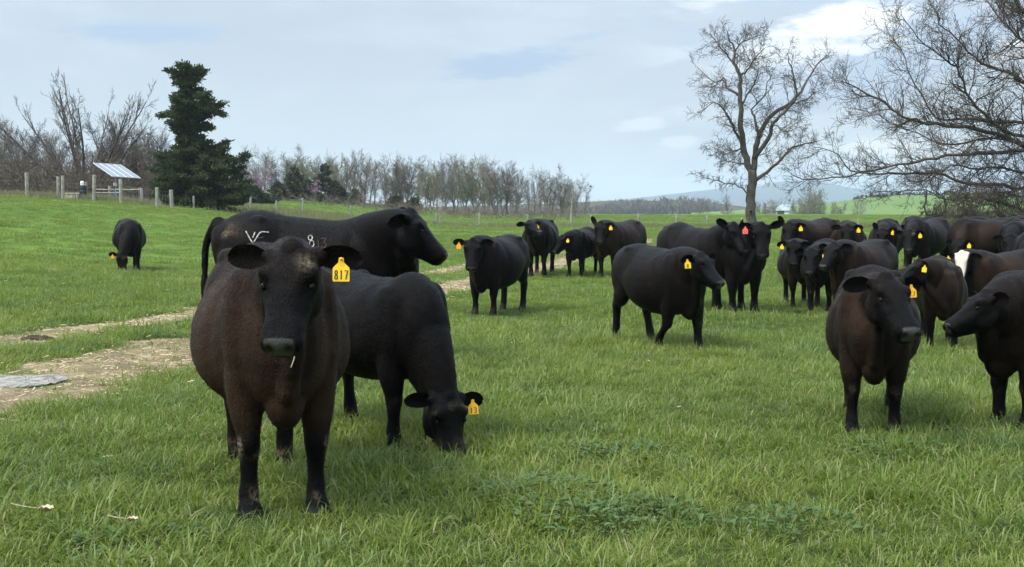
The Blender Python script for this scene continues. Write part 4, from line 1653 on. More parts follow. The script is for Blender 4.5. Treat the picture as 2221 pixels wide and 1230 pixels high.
def far_woods():
    """the grey wood on the far hill reads as one mass: many slim bare crowns in one mesh"""
    rs = random.Random(4)
    w = MB()
    prof_u = [900, 1180, 1270, 1330, 1400, 1470, 1530, 1570, 1600]
    prof_v = [447, 440, 436, 430, 428, 424, 426, 437, 452]
    for k in range(1000):
        u = rs.uniform(900, 1590)
        row = rs.random()
        Zd = 800 + 170 * row
        vt = np.interp(u, prof_u, prof_v) + (1 - row) * 16 + rs.gauss(0, 2.0)
        top = at_depth(u, vt, Zd)
        h = rs.uniform(10, 17)
        b = Vector((top.x, top.y, top.z - h))
        w.tube([b, b + Vector((0, 0, h * 0.6))], [0.22, 0.10], 3, cap=False)
        for j in range(16):
            a = rs.uniform(0, 6.28)
            c = b + Vector((0, 0, h * rs.uniform(0.25, 0.75)))
            L = h * rs.uniform(0.18, 0.36)
            d = Vector((math.cos(a) * 0.55, math.sin(a) * 0.55, 0.8))
            w.tube([c, c + d * L * 0.6, c + d * L + Vector((rs.gauss(0, .5), 0, rs.gauss(0, .3)))], [0.26, 0.20, 0.05], 3, cap=False)
    link('far_woods', w.mesh('far_woods', hill_material('far_wood', (0.055, 0.048, 0.042), (0.10, 0.088, 0.072), 0.05)), kind='stuff')
    # dark hedge line along the green hill
    w2 = MB()
    g = MB()
    for k in range(120):
        u = rs.uniform(1840, 2300)
        Zd = rs.uniform(700, 760)
        vt = np.interp(u, [1840, 1900, 1960, 2060, 2300], [430, 424, 420, 418, 422]) + rs.uniform(-3, 6)
        top = at_depth(u, vt, Zd)
        h = rs.uniform(3, 6)
        for j in range(9):
            c = Vector((top.x + rs.gauss(0, 1.2), top.y + rs.gauss(0, 1.2), top.z - h * rs.random()))
            s_ = rs.uniform(0.5, 1.1)
            g.add([tuple(c + Vector((-s_, 0, 0))), tuple(c + Vector((0, s_ * rs.uniform(-.5, .5), s_))), tuple(c + Vector((s_, 0, 0.2))), tuple(c + Vector((0, 0.3, -s_)))], [(0, 1, 2, 3)])
    link('far_hedge', g.mesh('far_hedge', DULL_CEDAR), kind='stuff')


far_woods()


def brush():
    """tangled brown undergrowth along the top of the slope"""
    r = random.Random(9)
    w = MB()
    for k in range(1900):
        u = r.uniform(-170, 345) if k < 1250 else r.uniform(430, 1260)
        Zd = r.uniform(88, 100) if u < 345 else r.uniform(140, 172)
        p = on_hill(u, Zd)
        h = r.uniform(1.6, 4.2) if u < 345 else r.uniform(1.0, 2.4)
        a = r.uniform(0, 6.28)
        d = Vector((math.cos(a) * 0.7, math.sin(a) * 0.7, 0.9)).normalized()
        pts = [p]
        for q in range(6):
            d = (d + Vector((r.gauss(0, .22), r.gauss(0, .22), -0.10 + r.gauss(0, .12)))).normalized()
            pts.append(pts[-1] + d * h / 6)
        w.tube(pts, [0.026, 0.024, 0.02, 0.018, 0.015, 0.012, 0.008], 3, cap=False)
        for q in range(9):
            i = r.randrange(1, 6)
            e = (d * 0.4 + Vector((r.gauss(0, .7), r.gauss(0, .7), r.gauss(0.35, .5)))).normalized()
            L = h * r.uniform(0.15, 0.4)
            w.tube([pts[i], pts[i] + e * L * 0.5, pts[i] + e * L + Vector((0, 0, -0.1 * L))], [0.014, 0.011, 0.006], 3, cap=False)
    link('undergrowth', w.mesh('undergrowth', bark_material('brush_bark', (0.080, 0.063, 0.049), (0.155, 0.126, 0.100), 5)), kind='stuff')


brush()
# ------------------------------------------------------------------ fences, solar pump, farm
WOOD_POST = bark_material('weathered_post', (0.17, 0.165, 0.135), (0.36, 0.345, 0.29), 22)
WIRE = simple_mat('fence_wire', (0.16, 0.15, 0.14), 0.6, 0.4)
STEEL = simple_mat('galvanised_steel', (0.30, 0.30, 0.30), 0.45, 0.5, 0.15, **{'Metallic': 0.6})


def px_post(u, vb, vt, Zd):
    p = at_depth(u, 450, Zd)
    p.z = gz(p.x, p.y)
    h = (vb - vt) * Zd / FPX
    return p, h


def post_mesh(h, w, lean, seed, top_cut=0.03):
    r = random.Random(seed)
    m = MB()
    n = 8
    pts = [Vector((lean[0] * t, lean[1] * t, -0.25 + (h + 0.25) * t)) for t in (0, .2, .4, .6, .8, 0.97, 1.0)]
    rad = [w * r.uniform(0.94, 1.06) for _ in range(6)] + [w * 0.86]
    m.tube(pts, rad, n)
    return m.mesh('post', WOOD_POST)


def wire_run(tops, zs, r=0.005, sag=0.03):
    """strands between the posts; tops are ground points"""
    m = MB()
    for z in zs:
        for a, b in zip(tops[:-1], tops[1:]):
            pts = [a.lerp(b, t) + Vector((0, -0.06, z - sag * math.sin(math.pi * t))) for t in (0, .25, .5, .75, 1)]
            for i, q in enumerate(pts):
                q.z = gz(q.x, q.y) * 0 + q.z
            m.tube(pts, r, 3, cap=False)
    return m


def fence(name, label, posts, zs, stays=0.0, wr=0.005, w=0.085, seed=1):
    """posts: (u, v bottom, v top, distance)"""
    root = bpy.data.objects.new(name, None)
    C.objects.link(root)
    p0, _ = px_post(*posts[0])
    root.location = p0
    tag(root, label, 'fence')
    tops = []
    for i, q in enumerate(posts):
        p, h = px_post(*q)
        tops.append(p)
        r = random.Random(seed * 100 + i)
        o = link('post', post_mesh(h, w * r.uniform(0.85, 1.15), (r.gauss(0, .03), r.gauss(0, .03)), seed * 31 + i), root)
        o.location = p - p0
    m = wire_run([p - p0 for p in tops], zs, wr)
    if stays:
        for a, b in zip(tops[:-1], tops[1:]):
            L = (b - a).length
            for k in range(1, int(L / stays)):
                q = a.lerp(b, k * stays / L) - p0
                m.tube([q + Vector((0, -0.06, zs[0])), q + Vector((0, -0.06, zs[-1] - 0.02))], wr * 0.8, 3, cap=False)
    o = link('wire', m.mesh('wire', WIRE), root, kind='stuff')
    return root


def farm():
    fence('wire_fence', 'wooden post and woven wire fence along the top of the slope',
          [(-140, 428, 380, 82), (-40, 429, 380, 81), (60, 430, 377, 80), (137, 434, 382, 79), (204, 432, 376, 79), (263, 436, 384, 78), (341, 443, 399, 77), (373, 449, 407, 76)],
          (0.12, 0.35, 0.58, 0.81, 1.04), 0.30, 0.006, 0.115, 2)
    fence('side_fence', 'row of old posts behind the front fence around the solar pump',
          [(127, 434, 388, 82), (188, 430, 394, 84), (240, 430, 399, 86), (303, 432, 396, 84), (309, 440, 404, 80)], (0.3, 0.7, 1.0), 0, 0.006, 0.10, 3)
    fence('field_fence', 'thin wire fence dropping from the cedar to the far field',
          [(420, 452, 425, 84), (490, 458, 430, 90), (543, 461, 428, 95), (600, 464, 440, 100), (657, 466, 433, 103), (760, 470, 445, 106), (860, 480, 455, 108)],
          (0.25, 0.6, 0.95), 0, 0.006, 0.075, 4)
    fence('far_fence', 'far fence of thin posts crossing the field behind the cattle',
          [(875, 483, 462, 109), (947, 487, 462, 110), (1040, 490, 462, 111), (1145, 492, 468, 112), (1283, 492, 468, 112), (1385, 494, 466, 112), (1468, 495, 467, 111), (1535, 496, 472, 110), (1610, 497, 476, 109),
           (1690, 498, 476, 108), (1780, 498, 476, 107), (1862, 499, 478, 106), (1948, 500, 486, 105), (2040, 501, 482, 104), (2140, 502, 482, 103), (2260, 504, 482, 102)],
          (0.2, 0.5, 0.8), 0, 0.006, 0.085, 5)
    # rails around the pump
    for i, (u0, u1, v, Zd) in enumerate(((206, 262, 411, 80.5), (206, 262, 418, 80.5), (266, 305, 411, 80.5))):
        a, b = at_depth(u0, v, Zd), at_depth(u1, v, Zd)
        m = MB()
        m.tube([Vector((0, 0, 0)), (b - a) * 0.5 + Vector((0, 0, -0.01)), b - a], 0.045, 5)
        tag(link('fence_rail', m.mesh('fence_rail', WOOD_POST), loc=a),
            ('upper grey rail left of the post under the solar panel', 'lower grey rail left of the post under the solar panel', 'short grey rail right of the post under the solar panel')[i], 'rail')
    # solar array on its mast
    Zt, Zb = 84.2, 82.4
    TL, TR, BR, BL = at_depth(201, 354, Zt), at_depth(262, 358, Zt), at_depth(302, 387, Zb), at_depth(243, 383, Zb)
    foot = at_depth(252, 430, 83.2)
    foot.z = gz(foot.x, foot.y)
    arr = bpy.data.objects.new('solar_array', None)
    C.objects.link(arr)
    arr.location = foot
    tag(arr, 'tilted solar array of four panels on a mast by the fence', 'solar panel')
    t = NT('solar_cells')
    uv = t.n('ShaderNodeTexCoord').outputs['UV']
    br = t.n('ShaderNodeTexBrick')
    br.offset = 0
    br.inputs['Scale'].default_value = 1
    br.inputs['Brick Width'].default_value = 0.25
    br.inputs['Row Height'].default_value = 0.10
    br.inputs['Mortar Size'].default_value = 0.006
    br.inputs['Color1'].default_value = (0.11, 0.135, 0.175, 1)
    br.inputs['Color2'].default_value = (0.13, 0.155, 0.195, 1)
    br.inputs['Mortar'].default_value = (0.30, 0.33, 0.37, 1)
    t.put(br.inputs['Vector'], uv)
    t.principled(br.outputs[0], 0.22, 0.9)
    frame_m = simple_mat('aluminium_frame', (0.62, 0.63, 0.65), 0.4, 0.5, 0.08)
    eu = (TR - TL)
    ev = (BL - TL)
    nrm = eu.cross(ev).normalized()
    if nrm.z < 0:
        nrm = -nrm
    for k in range(4):
        a, b = k / 4 + 0.006, (k + 1) / 4 - 0.006
        q = [TL + eu * a, TL + eu * b, TL + eu * b + ev, TL + eu * a + ev]
        q = [x - foot for x in q]
        V = [tuple(x + nrm * 0.02) for x in q] + [tuple(x - nrm * 0.02) for x in q]
        F = [(0, 1, 2, 3), (7, 6, 5, 4), (0, 4, 5, 1), (1, 5, 6, 2), (2, 6, 7, 3), (3, 7, 4, 0)]
        me = new_mesh('solar_panel', V, F, t.m)
        me.materials.append(frame_m)
        for p in me.polygons[1:]:
            p.material_index = 1
        ul_ = me.uv_layers.new(name='UV')
        for li, c in zip(range(4), ((0, 0), (1, 0), (1, 1), (0, 1))):
            ul_.data[me.polygons[0].loop_start + li].uv = c
        pn = link('solar_panel', me, arr)
        fm = MB()
        for i in range(4):
            fm.tube([q[i] + nrm * 0.03, q[(i + 1) % 4] + nrm * 0.03], 0.013, 4)
        link('frame', fm.mesh('frame', frame_m), pn)
    m = MB()
    cen = (TL + TR + BL + BR) / 4 - foot
    m.tube([Vector((0, 0, -0.3)), Vector((cen.x * 0.3, 0, 1.0)), cen - nrm * 0.08], 0.055, 8)
    link('mast', m.mesh('mast', STEEL), arr)
    m = MB()
    for f in (0.25, 0.75):
        m.tube([TL + ev * f - foot - nrm * 0.06, TR + ev * f - foot - nrm * 0.06], 0.03, 4)
    m.tube([cen + ev * 0.42 - nrm * 0.07, cen - ev * 0.42 - nrm * 0.07], 0.035, 4)
    link('rack', m.mesh('rack', STEEL), arr)
    m = MB()
    m.box(Vector((0.0, -0.12, 1.12)), (0.24, 0.14, 0.22))
    link('control_box', m.mesh('control_box', simple_mat('grey_box', (0.36, 0.35, 0.34), 0.6)), arr)
    # barrels and trough
    def barrel(u, Zd, r, h, mat, label, lidm=None):
        p = on_hill(u, Zd)
        p.z += 0.02
        root = bpy.data.objects.new('barrel', None)
        C.objects.link(root)
        root.location = p
        tag(root, label, 'barrel')
        m = MB()
        zz = [0, 0.02, 0.3 * h, 0.33 * h, 0.36 * h, 0.63 * h, 0.66 * h, 0.69 * h, h - 0.03, h]
        rr = [0.93, 0.97, 0.97, 1.03, 0.97, 0.97, 1.03, 0.97, 0.96, 0.90]
        m.tube([Vector((0, 0, z)) for z in zz], [r * q for q in rr], 18)
        link('drum', m.mesh('drum', mat, False), root)
        m = MB()
        m.tube([Vector((0, 0, h - 0.005)), Vector((0, 0, h + 0.025))], [r * 0.94, r * 0.92], 18)
        link('lid', m.mesh('lid', lidm or mat), root)
        return p + Vector((0, 0, h + 0.025))
    top = barrel(181, 80.5, 0.235, 0.86, simple_mat('black_plastic', (0.012, 0.013, 0.016), 0.45, 0.4), 'black plastic barrel under a white jug behind the fence')
    j = bpy.data.objects.new('white_jug', None)
    C.objects.link(j)
    j.location = top + Vector((-0.05, 0, 0))
    tag(j, 'white jug with a black cap standing on the black barrel', 'jug')
    m = MB()
    m.tube([Vector((0, 0, z)) for z in (0, 0.02, 0.20, 0.25, 0.28)], [0.10, 0.115, 0.115, 0.09, 0.05], 12)
    link('body', m.mesh('body', simple_mat('white_plastic', (0.80, 0.80, 0.78), 0.5)), j)
    m = MB()
    m.tube([Vector((0, 0, 0.28)), Vector((0, 0, 0.40))], [0.055, 0.05], 10)
    link('cap', m.mesh('cap', simple_mat('black_cap', (0.012, 0.012, 0.014), 0.5)), j)
    barrel(254, 84.6, 0.24, 0.72, simple_mat('blue_plastic', (0.03, 0.10, 0.26), 0.45, 0.4), 'blue barrel under the solar panel behind the corner post')
    a, b = at_depth(139, 424, 80.2), at_depth(174, 424, 80.6)
    ctr = (a + b) / 2
    ctr.z = gz(ctr.x, ctr.y)
    tr = bpy.data.objects.new('water_trough', None)
    C.objects.link(tr)
    tr.location = ctr
    tag(tr, 'long pale concrete water trough between the fence post and the black barrel', 'trough')
    cm = simple_mat('pale_concrete', (0.50, 0.46, 0.37), 0.85, 0.2, 0.15, 10, 0.3)
    L = (b - a).length
    m = MB()
    m.box((0, -0.25, 0.16), (L, 0.07, 0.40))
    m.box((0, 0.25, 0.16), (L, 0.07, 0.40))
    m.box((-L / 2 + 0.035, 0, 0.16), (0.07, 0.425, 0.39))
    m.box((L / 2 - 0.035, 0, 0.16), (0.07, 0.425, 0.39))
    m.box((0, 0, 0.02), (L - 0.15, 0.42, 0.06))
    link('basin', m.mesh('basin', cm), tr)
    m = MB()
    m.box((0, -0.29, 0.39), (L + 0.08, 0.09, 0.05))
    m.box((0, 0.29, 0.39), (L + 0.08, 0.09, 0.05))
    link('rim', m.mesh('rim', cm), tr)
    # white barn far off
    Zd = 450
    c = at_depth(1690, 462, Zd)
    s = Zd / FPX
    bn = bpy.data.objects.new('barn', None)
    C.objects.link(bn)
    bn.location = (c.x, c.y, c.z - 1.0)
    bn.rotation_euler = (0, 0, R(-24))
    tag(bn, 'distant barn with a pale green metal roof and white walls', 'barn')
    roofm = simple_mat('pale_green_roof', (0.25, 0.33, 0.31), 0.5, 0.4, 0.1, 1.0)
    wallm = simple_mat('white_boards', (0.50, 0.50, 0.49), 0.8, 0.2, 0.08, 2)
    darkm = simple_mat('doorway_shade', (0.03, 0.03, 0.03), 0.9)  # near-black colour stands for shade inside the open doorway
    Lb, Wb, Hb, Rb = 8.0, 6.0, 2.0, 1.9
    m = MB()
    m.box((0, -Wb / 2 + 0.06, Hb / 2), (Lb, 0.12, Hb))
    m.box((0, Wb / 2 - 0.06, Hb / 2), (Lb, 0.12, Hb))
    for sx in (-1, 1):
        x = sx * (Lb / 2 - 0.06)
        m.add([(x - .06, -Wb / 2 + .12, 0), (x - .06, Wb / 2 - .12, 0), (x - .06, Wb / 2 - .12, Hb), (x - .06, 0, Hb + Rb - .1), (x - .06, -Wb / 2 + .12, Hb),
               (x + .06, -Wb / 2 + .12, 0), (x + .06, Wb / 2 - .12, 0), (x + .06, Wb / 2 - .12, Hb), (x + .06, 0, Hb + Rb - .1), (x + .06, -Wb / 2 + .12, Hb)],
              [(0, 1, 2, 3, 4), (9, 8, 7, 6, 5), (0, 4, 9, 5), (1, 6, 7, 2), (2, 7, 8, 3), (3, 8, 9, 4)])
    link('wall', m.mesh('wall', wallm), bn)
    m = MB()
    for sy in (-1, 1):
        e = Vector((0, sy * (Wb / 2 + 0.4), Hb - 0.25))
        r_ = Vector((0, 0, Hb + Rb))
        for k in range(1):
            x0, x1 = -Lb / 2 - 0.3, Lb / 2 + 0.3
            m.add([(x0, e.y, e.z), (x1, e.y, e.z), (x1, r_.y, r_.z), (x0, r_.y, r_.z), (x0, e.y, e.z + .09), (x1, e.y, e.z + .09), (x1, r_.y, r_.z + .09), (x0, r_.y, r_.z + .09)],
                  [(0, 1, 2, 3), (7, 6, 5, 4), (0, 4, 5, 1), (1, 5, 6, 2), (2, 6, 7, 3), (3, 7, 4, 0)])
    link('roof', m.mesh('roof', roofm), bn)
    m = MB()
    m.box((1.2, -Wb / 2 - 0.02, 1.1), (2.4, 0.05, 2.0))
    link('door', m.mesh('door', darkm), bn)
    # a bird over the far field
    bp = at_depth(1281, 405, 140)
    bd = bpy.data.objects.new('bird', None)
    C.objects.link(bd)
    bd.location = bp
    tag(bd, 'small dark bird in flight above the far tree line', 'bird')
    h = Blob()
    h.ball((0, 0, 0), (0.16, 0.05, 0.05))
    bm_ = simple_mat('bird_feather', (0.03, 0.028, 0.026), 0.8)
    link('body', new_mesh('body', np.concatenate(h.V), h.F, bm_, True), bd)
    for sd_ in (-1, 1):
        V = [(0.08, 0.03 * sd_, 0.02), (-0.08, 0.03 * sd_, 0.02), (-0.06, 0.16 * sd_, 0.11), (0.07, 0.18 * sd_, 0.12), (-0.05, 0.34 * sd_, 0.10)]
        V2 = [(a, b_, c_ + 0.012) for a, b_, c_ in V]
        link('wing', new_mesh('wing', V + V2, [(0, 1, 2, 3), (3, 2, 4), (8, 7, 6, 5), (9, 7, 8), (0, 3, 8, 5), (1, 6, 7, 2), (3, 4, 9, 8), (2, 7, 9, 4)], bm_), bd)


farm()
def herd():
    k = make_cow
    front = k('cow', 615, 1118, heading=6, S=1.02, girth=0.98, belly=0.20, poll=(630, 538), neck=0.66, face=(-17, 60), headS=0.98,
      ears=((4, 0), (6, 0)), legs=dict(fl=(0, 0, 0.0, 0), fr=(0, 0, 0.0, 0), hl=(2, 0, -.05, 0), hr=(-9, 0, -.06, 0)),
      voxel=0.0095, brown=0.85, tagside=1, tagtext='817', fur=90000, mud=0.9, dust=0.6, rust=((0.62, 0.17, 0.62, 0.13, 0.7), (0.62, -0.17, 0.62, 0.13, 0.7), (0.1, -0.38, 1.0, 0.3, 0.25)), seed=3,
      label='brown-black cow with yellow ear tag 817 facing the camera in front')
    k('cow', 897, 970, heading=33, S=0.86, girth=1.05, belly=0.2, thick=1.12, poll=(975, 858), neck=0.80, face=(26, 72), roll=0,
      ears=((-5, 0), (10, 0)), voxel=0.014, brown=0.05, tagside=1, tagtext='13', tagcol='gold', fur=60000, seed=4,
      label='black heifer grazing with head down beside the cow tagged 817')
    branded = k('cow', 830, Z=12.6, heading=82, S=1.13, girth=1.0, thick=1.12, poll=(895, 461), neck=0.64, face=(80, 46), headS=0.98, ears=((25, 40), (-5, 35)),
      voxel=0.016, brown=0.07, fur=40000, seed=5, tailout=0.085, stains=((-0.72, -0.2, 1.13, 0.10, 0.5), (-0.75, -0.2, 0.95, 0.06, 0.25)), label='large black cow with a white V-shaped brand standing side-on')
    k('cow', 285, 588, heading=4, S=0.90, girth=1.07, thick=1.12, poll=(264, 550), neck=0.82, face=(-4, 80), ears=((0, 0), (8, 0)), voxel=0.02, brown=0.1,
      tagside=-1, tagcol='orange', fur=12000, seed=6, label='lone black cow grazing on the slope at the left, seen head-on')
    k('cow', 1050, 683, heading=-24, S=0.90, girth=1.07, thick=1.12, poll=(1025, 521), neck=0.66, face=(-8, 64), headS=1.02, deep=0.10, ears=((5, 0), (8, 0)), voxel=0.018, brown=0.15,
      tagside=-1, tagcol='orange', fur=18000, seed=7, label='black cow facing the camera with an orange tag in the ear on the left')
    k('cow', 1165, 602, heading=-8, S=1.03, girth=1.1, thick=1.12, poll=(1148, 480), neck=0.6, face=(35, 24), ears=((5, 0), (5, 0)), voxel=0.02, brown=0.1,
      legs=dict(fl=(14, -30, 0, .05), fr=(-3, 0, -.02, 0)), tagside=1, fur=10000, seed=8, label='black cow lifting a front leg with its nose raised to the right')
    k('cow', 1247, 603, heading=-18, S=0.87, girth=1.07, thick=1.12, poll=(1218, 512), neck=0.62, face=(-60, 56), ears=((0, 10), (0, 10)), voxel=0.02, brown=0.1,
      tagside=1, fur=9000, seed=9, label='small black calf with lowered head turned left between two cows')
    k('cow', 1316, 602, heading=-32, S=1.0, girth=1.08, thick=1.12, poll=(1303, 483), neck=0.62, face=(-4, 62), ears=((-5, 0), (70, 0)), voxel=0.02, brown=0.52,
      tagside=1, fur=10000, seed=10, label='dark brown cow with one ear pricked straight up beside the small calf')
    k('cow', 1484, 762, heading=33, S=0.865, girth=1.07, thick=1.12, poll=(1522, 552), neck=0.62, face=(48, 42), headS=0.96, deep=0.07, ears=((8, 0), (5, 0)), voxel=0.017, brown=0.12,
      legs=dict(fl=(8, 0, 0, 0), fr=(-18, -25, 0, .04), hl=(12, 0, 0, 0), hr=(-10, 0, 0, 0)), tagside=-1, tagtext='8', fur=25000, seed=11,
      label='black heifer walking to the right alone in front of the herd')
    k('cow', 1572, 677, heading=40, S=1.03, girth=1.05, thick=1.12, poll=(1594, 486), neck=0.62, face=(44, 52), ears=((30, 20), (40, 10)), voxel=0.019, brown=0.1,
      fur=15000, seed=12, label='large untagged black cow behind the walking heifer')
    k('cow', 1612, 680, heading=10, S=1.02, girth=1.07, thick=1.12, poll=(1652, 487), neck=0.62, face=(6, 66), ears=((25, 0), (10, 0)), voxel=0.019, brown=0.1,
      tagside=-1, tagcol='red', tagtext='52', fur=15000, seed=13, label='black cow with the red ear tag in front of the bare tree trunk')
    k('cow', 1722, 612, heading=-38, S=1.05, girth=1.08, thick=1.12, poll=(1712, 484), neck=0.60, face=(-2, 62), ears=((0, 0), (70, 0)), voxel=0.021, brown=0.45,
      tagside=1, fur=8000, seed=14, label='brown-backed cow with one ear upright right of the red-tagged cow')
    k('cow', 1738, 666, heading=6, S=0.84, girth=1.07, thick=1.12, poll=(1722, 524), neck=0.60, face=(0, 60), ears=((0, 0), (0, 0)), voxel=0.02, brown=0.2,
      tagside=-1, fur=8000, seed=15, label='black calf with a pale yellow tag in the ear on the left of the herd')
    k('cow', 1778, 676, heading=-6, S=0.84, girth=1.07, thick=1.12, poll=(1760, 541), neck=0.60, face=(-10, 58), ears=((0, 0), (0, 0)), voxel=0.02, brown=0.2,
      tagside=1, fur=8000, seed=16, label='young black calf squeezed between the two other calves')
    k('cow', 1832, 690, heading=-28, S=0.88, girth=1.08, thick=1.12, poll=(1808, 528), neck=0.60, face=(-34, 46), ears=((5, 0), (0, 0)), voxel=0.019, brown=0.52,
      fur=14000, seed=17, label='reddish brown calf looking left without a tag')
    k('cow', 1844, Z=27, heading=4, S=0.99, girth=1.07, thick=1.12, poll=(1838, 489), neck=0.60, face=(0, 62), ears=((5, 0), (5, 0)), voxel=0.021, brown=0.52,
      tagside=1, fur=6000, seed=18, label='cow with both ears spread wide above the reddish brown calf')
    k('cow', 1920, Z=29, heading=-3, S=0.98, girth=1.05, thick=1.12, poll=(1914, 497), neck=0.60, face=(0, 63), ears=((15, 0), (75, 0)), voxel=0.021, brown=0.52,
      tagside=1, fur=6000, seed=19, label='brown-sided cow standing square behind the front heifer with an ear raised')
    k('cow', 1988, Z=28, heading=-24, S=1.0, girth=1.07, thick=1.12, poll=(1972, 500), neck=0.60, face=(-2, 58), ears=((0, 0), (0, 0)), voxel=0.021, brown=0.25,
      tagside=1, fur=6000, seed=20, label='black cow with a dusty shoulder and pale muzzle above the dusty calf', dust=0.5, stains=((0.40, 0.25, 1.12, 0.09, 0.6),))
    k('cow', 1986, Z=32, heading=2, S=1.02, girth=1.07, thick=1.12, poll=(1980, 488), neck=0.60, face=(8, 60), ears=((10, 0), (0, 0)), voxel=0.023, brown=0.15,
      tagside=1, seed=21, label='cow whose head shows just over the black cow with a pale muzzle')
    k('cow', 2030, Z=33, heading=10, S=1.0, girth=1.07, thick=1.12, poll=(2043, 496), neck=0.60, face=(10, 62), ears=((-15, 0), (0, 0)), voxel=0.023, brown=0.15,
      seed=22, label='black cow at the back with only its untagged head showing')
    k('cow', 2088, Z=27, heading=-72, S=1.0, girth=1.07, thick=1.12, poll=(2078, 521), neck=0.55, face=(-30, 60), ears=((0, 0), (0, 0)), voxel=0.022, brown=0.45,
      tagside=1, seed=23, label='long brown cow standing side-on behind the white-faced calf')
    k('cow', 2110, Z=31, heading=-78, S=1.02, girth=1.07, thick=1.12, poll=(2094, 518), neck=0.60, face=(-70, 60), ears=((40, 0), (40, 0)), voxel=0.023, brown=0.15,
      seed=24, label='black cow whose humped back rises behind the long brown cow')
    k('cow', 2122, Z=17, heading=-42, S=0.82, girth=1.1, thick=1.12, poll=(2086, 549), neck=0.60, face=(-6, 60), headS=0.93, ears=((-2, 0), (0, 0)), voxel=0.018, brown=0.55,
      white=1.0, tagside=-1, fur=15000, seed=25, label='brown calf with a white face behind the right-hand heifers')
    k('cow', 2043, 763, heading=4, S=0.78, girth=0.95, thick=1.12, poll=(1990, 566), neck=0.66, face=(-72, 42), ears=((10, 0), (10, 0)), voxel=0.017, brown=0.55,
      tagside=1, fur=20000, seed=26, dust=0.9, stains=((0.60, 0.05, 1.22, 0.16, 0.5), (0.74, 0.1, 1.1, 0.12, 0.35)), label='calf with a dusty neck turning its head away behind the front heifer')
    k('cow', 1893, 944, heading=1, S=0.83, girth=0.98, thick=1.12, poll=(1925, 600), neck=0.62, face=(33, 46), headS=1.08, deep=0.04, ears=((0, 0), (5, 0)), voxel=0.0105, rust=((0.80, -0.13, 1.10, 0.13, 0.9), (0.84, -0.05, 0.95, 0.12, 0.5)), brown=0.52,
      tagside=1, tagtext='77', tagcol='gold', fur=60000, furlen=0.02, seed=27, label='stocky dark heifer with a gold tag looking right at the front of the herd')
    k('cow', 2192, 930, heading=-48, S=0.84, girth=1.1, thick=1.12, poll=(2135, 634), neck=0.62, face=(-60, 34), headS=0.87, deep=0.05, ears=((15, 5), (10, 0)), voxel=0.014, brown=0.35,
      fur=50000, seed=28, label='black heifer looking left, cut off by the edge of the picture')
    k('cow', 2200, Z=25, heading=-15, S=1.0, girth=1.07, thick=1.12, poll=(2192, 511), neck=0.60, face=(0, 60), ears=((0, 0), (0, 0)), voxel=0.022, brown=0.15,
      tagside=1, seed=29, label='tagged black cow at the far edge of the herd under the spreading tree')
    k('cow', 2235, Z=20.5, heading=-30, S=0.95, girth=1.07, thick=1.12, poll=(2222, 545), neck=0.62, face=(-10, 60), ears=((0, 0), (0, 0)), voxel=0.022, brown=0.15,
      tagside=-1, seed=30, label='black cow beyond the white-faced calf at the edge of the picture')
    k('cow', 1965, Z=21, heading=88, S=0.78, girth=1.07, thick=1.12, poll=(2010, 575), neck=0.6, face=(60, 40), lying=True, zoff=-0.42, voxel=0.022, brown=0.9,
      seed=31, label='reddish brown calf lying down, only its back showing behind the front heifer')

    brand(branded)
    # a stalk of hay hanging from the front cow's lips
    m = MB()
    a, b = at_depth(640, 762, 6.02), at_depth(631, 797, 6.04)
    m.tube([Vector((0, 0, 0)), (b - a) * 0.5 + Vector((0.004, 0, 0)), b - a], [0.0035, 0.003, 0.002], 5)
    m.tube([Vector((0, 0, 0)), Vector((0.006, 0, 0.012)), Vector((0.014, 0.004, 0.010))], [0.003, 0.003, 0.002], 5)
    tag(link('hay_stalk', m.mesh('hay_stalk', simple_mat('hay', (0.62, 0.55, 0.40), 0.7)), loc=a), 'pale hay stalk hanging from the mouth of the cow tagged 817', 'hay')


def brand(cow):
    """white freeze brand and number burnt into the hide of the side-on cow"""
    root, body, V, F = cow
    M = root.matrix_world
    bvh = BVHTree.FromPolygons([Vector(v) for v in V], [f for f in F if len(f) == 4])
    Mi = M.inverted()
    o = Mi @ EYE

    def cast(u, v):
        d = (Mi.to_3x3() @ pix_dir(u, v)).normalized()
        h = bvh.ray_cast(o, d)
        return None if h[0] is None else h[0] - d * 0.010

    def strokes(name, lines, w, mat, label):
        RV, RF = [], []
        for ln in lines:
            A = np.array(ln, float)
            q = np.linspace(0, len(A) - 1, (len(A) - 1) * 6 + 1)
            A = np.stack([np.interp(q, np.arange(len(A)), A[:, i]) for i in (0, 1)], 1)
            V2, F2 = [], []
            ribbon(list(A), w, V2, F2)
            P = [cast(u, v) for u, v in V2]
            if any(p is None for p in P):
                continue
            b = len(RV)
            RV += [tuple(p) for p in P]
            RF += [tuple(i + b for i in f) for f in F2]
        if RV:
            x = link(name, new_mesh(name, RV, RF, mat), root)
            x['label'] = label
    strokes('brand_mark', [[(533, 501), (541, 516), (548.5, 528)], [(548.5, 528), (557, 514), (563, 505), (568, 502.5), (583, 503.5)],
                           [(553, 503), (550, 511), (548, 516)]], 2.5, MAT['brand'], 'white brand shaped like a joined V and F')
    strokes('brand_dash', [[(558, 515), (564, 516), (571, 514.5)]], 1.6, MAT['brand_faint'], 'faint short dash of the brand')
    ring = lambda cx, cy, rx, ry: [(cx + rx * math.sin(a), cy + ry * math.cos(a)) for a in np.linspace(0, 6.283, 9)]
    strokes('brand_number', [ring(673, 515.5, 4.6, 5.6), ring(676, 528.5, 5.0, 7.2)], 2.1, MAT['brand'], 'white branded figure 8')
    strokes('brand_number', [[(690, 520), (691, 535)], [(697, 518), (703, 516), (707, 519), (702, 525), (708, 530), (705, 537), (698, 535)]], 1.6, MAT['brand_faint'], 'faint branded figures after the 8')


herd()
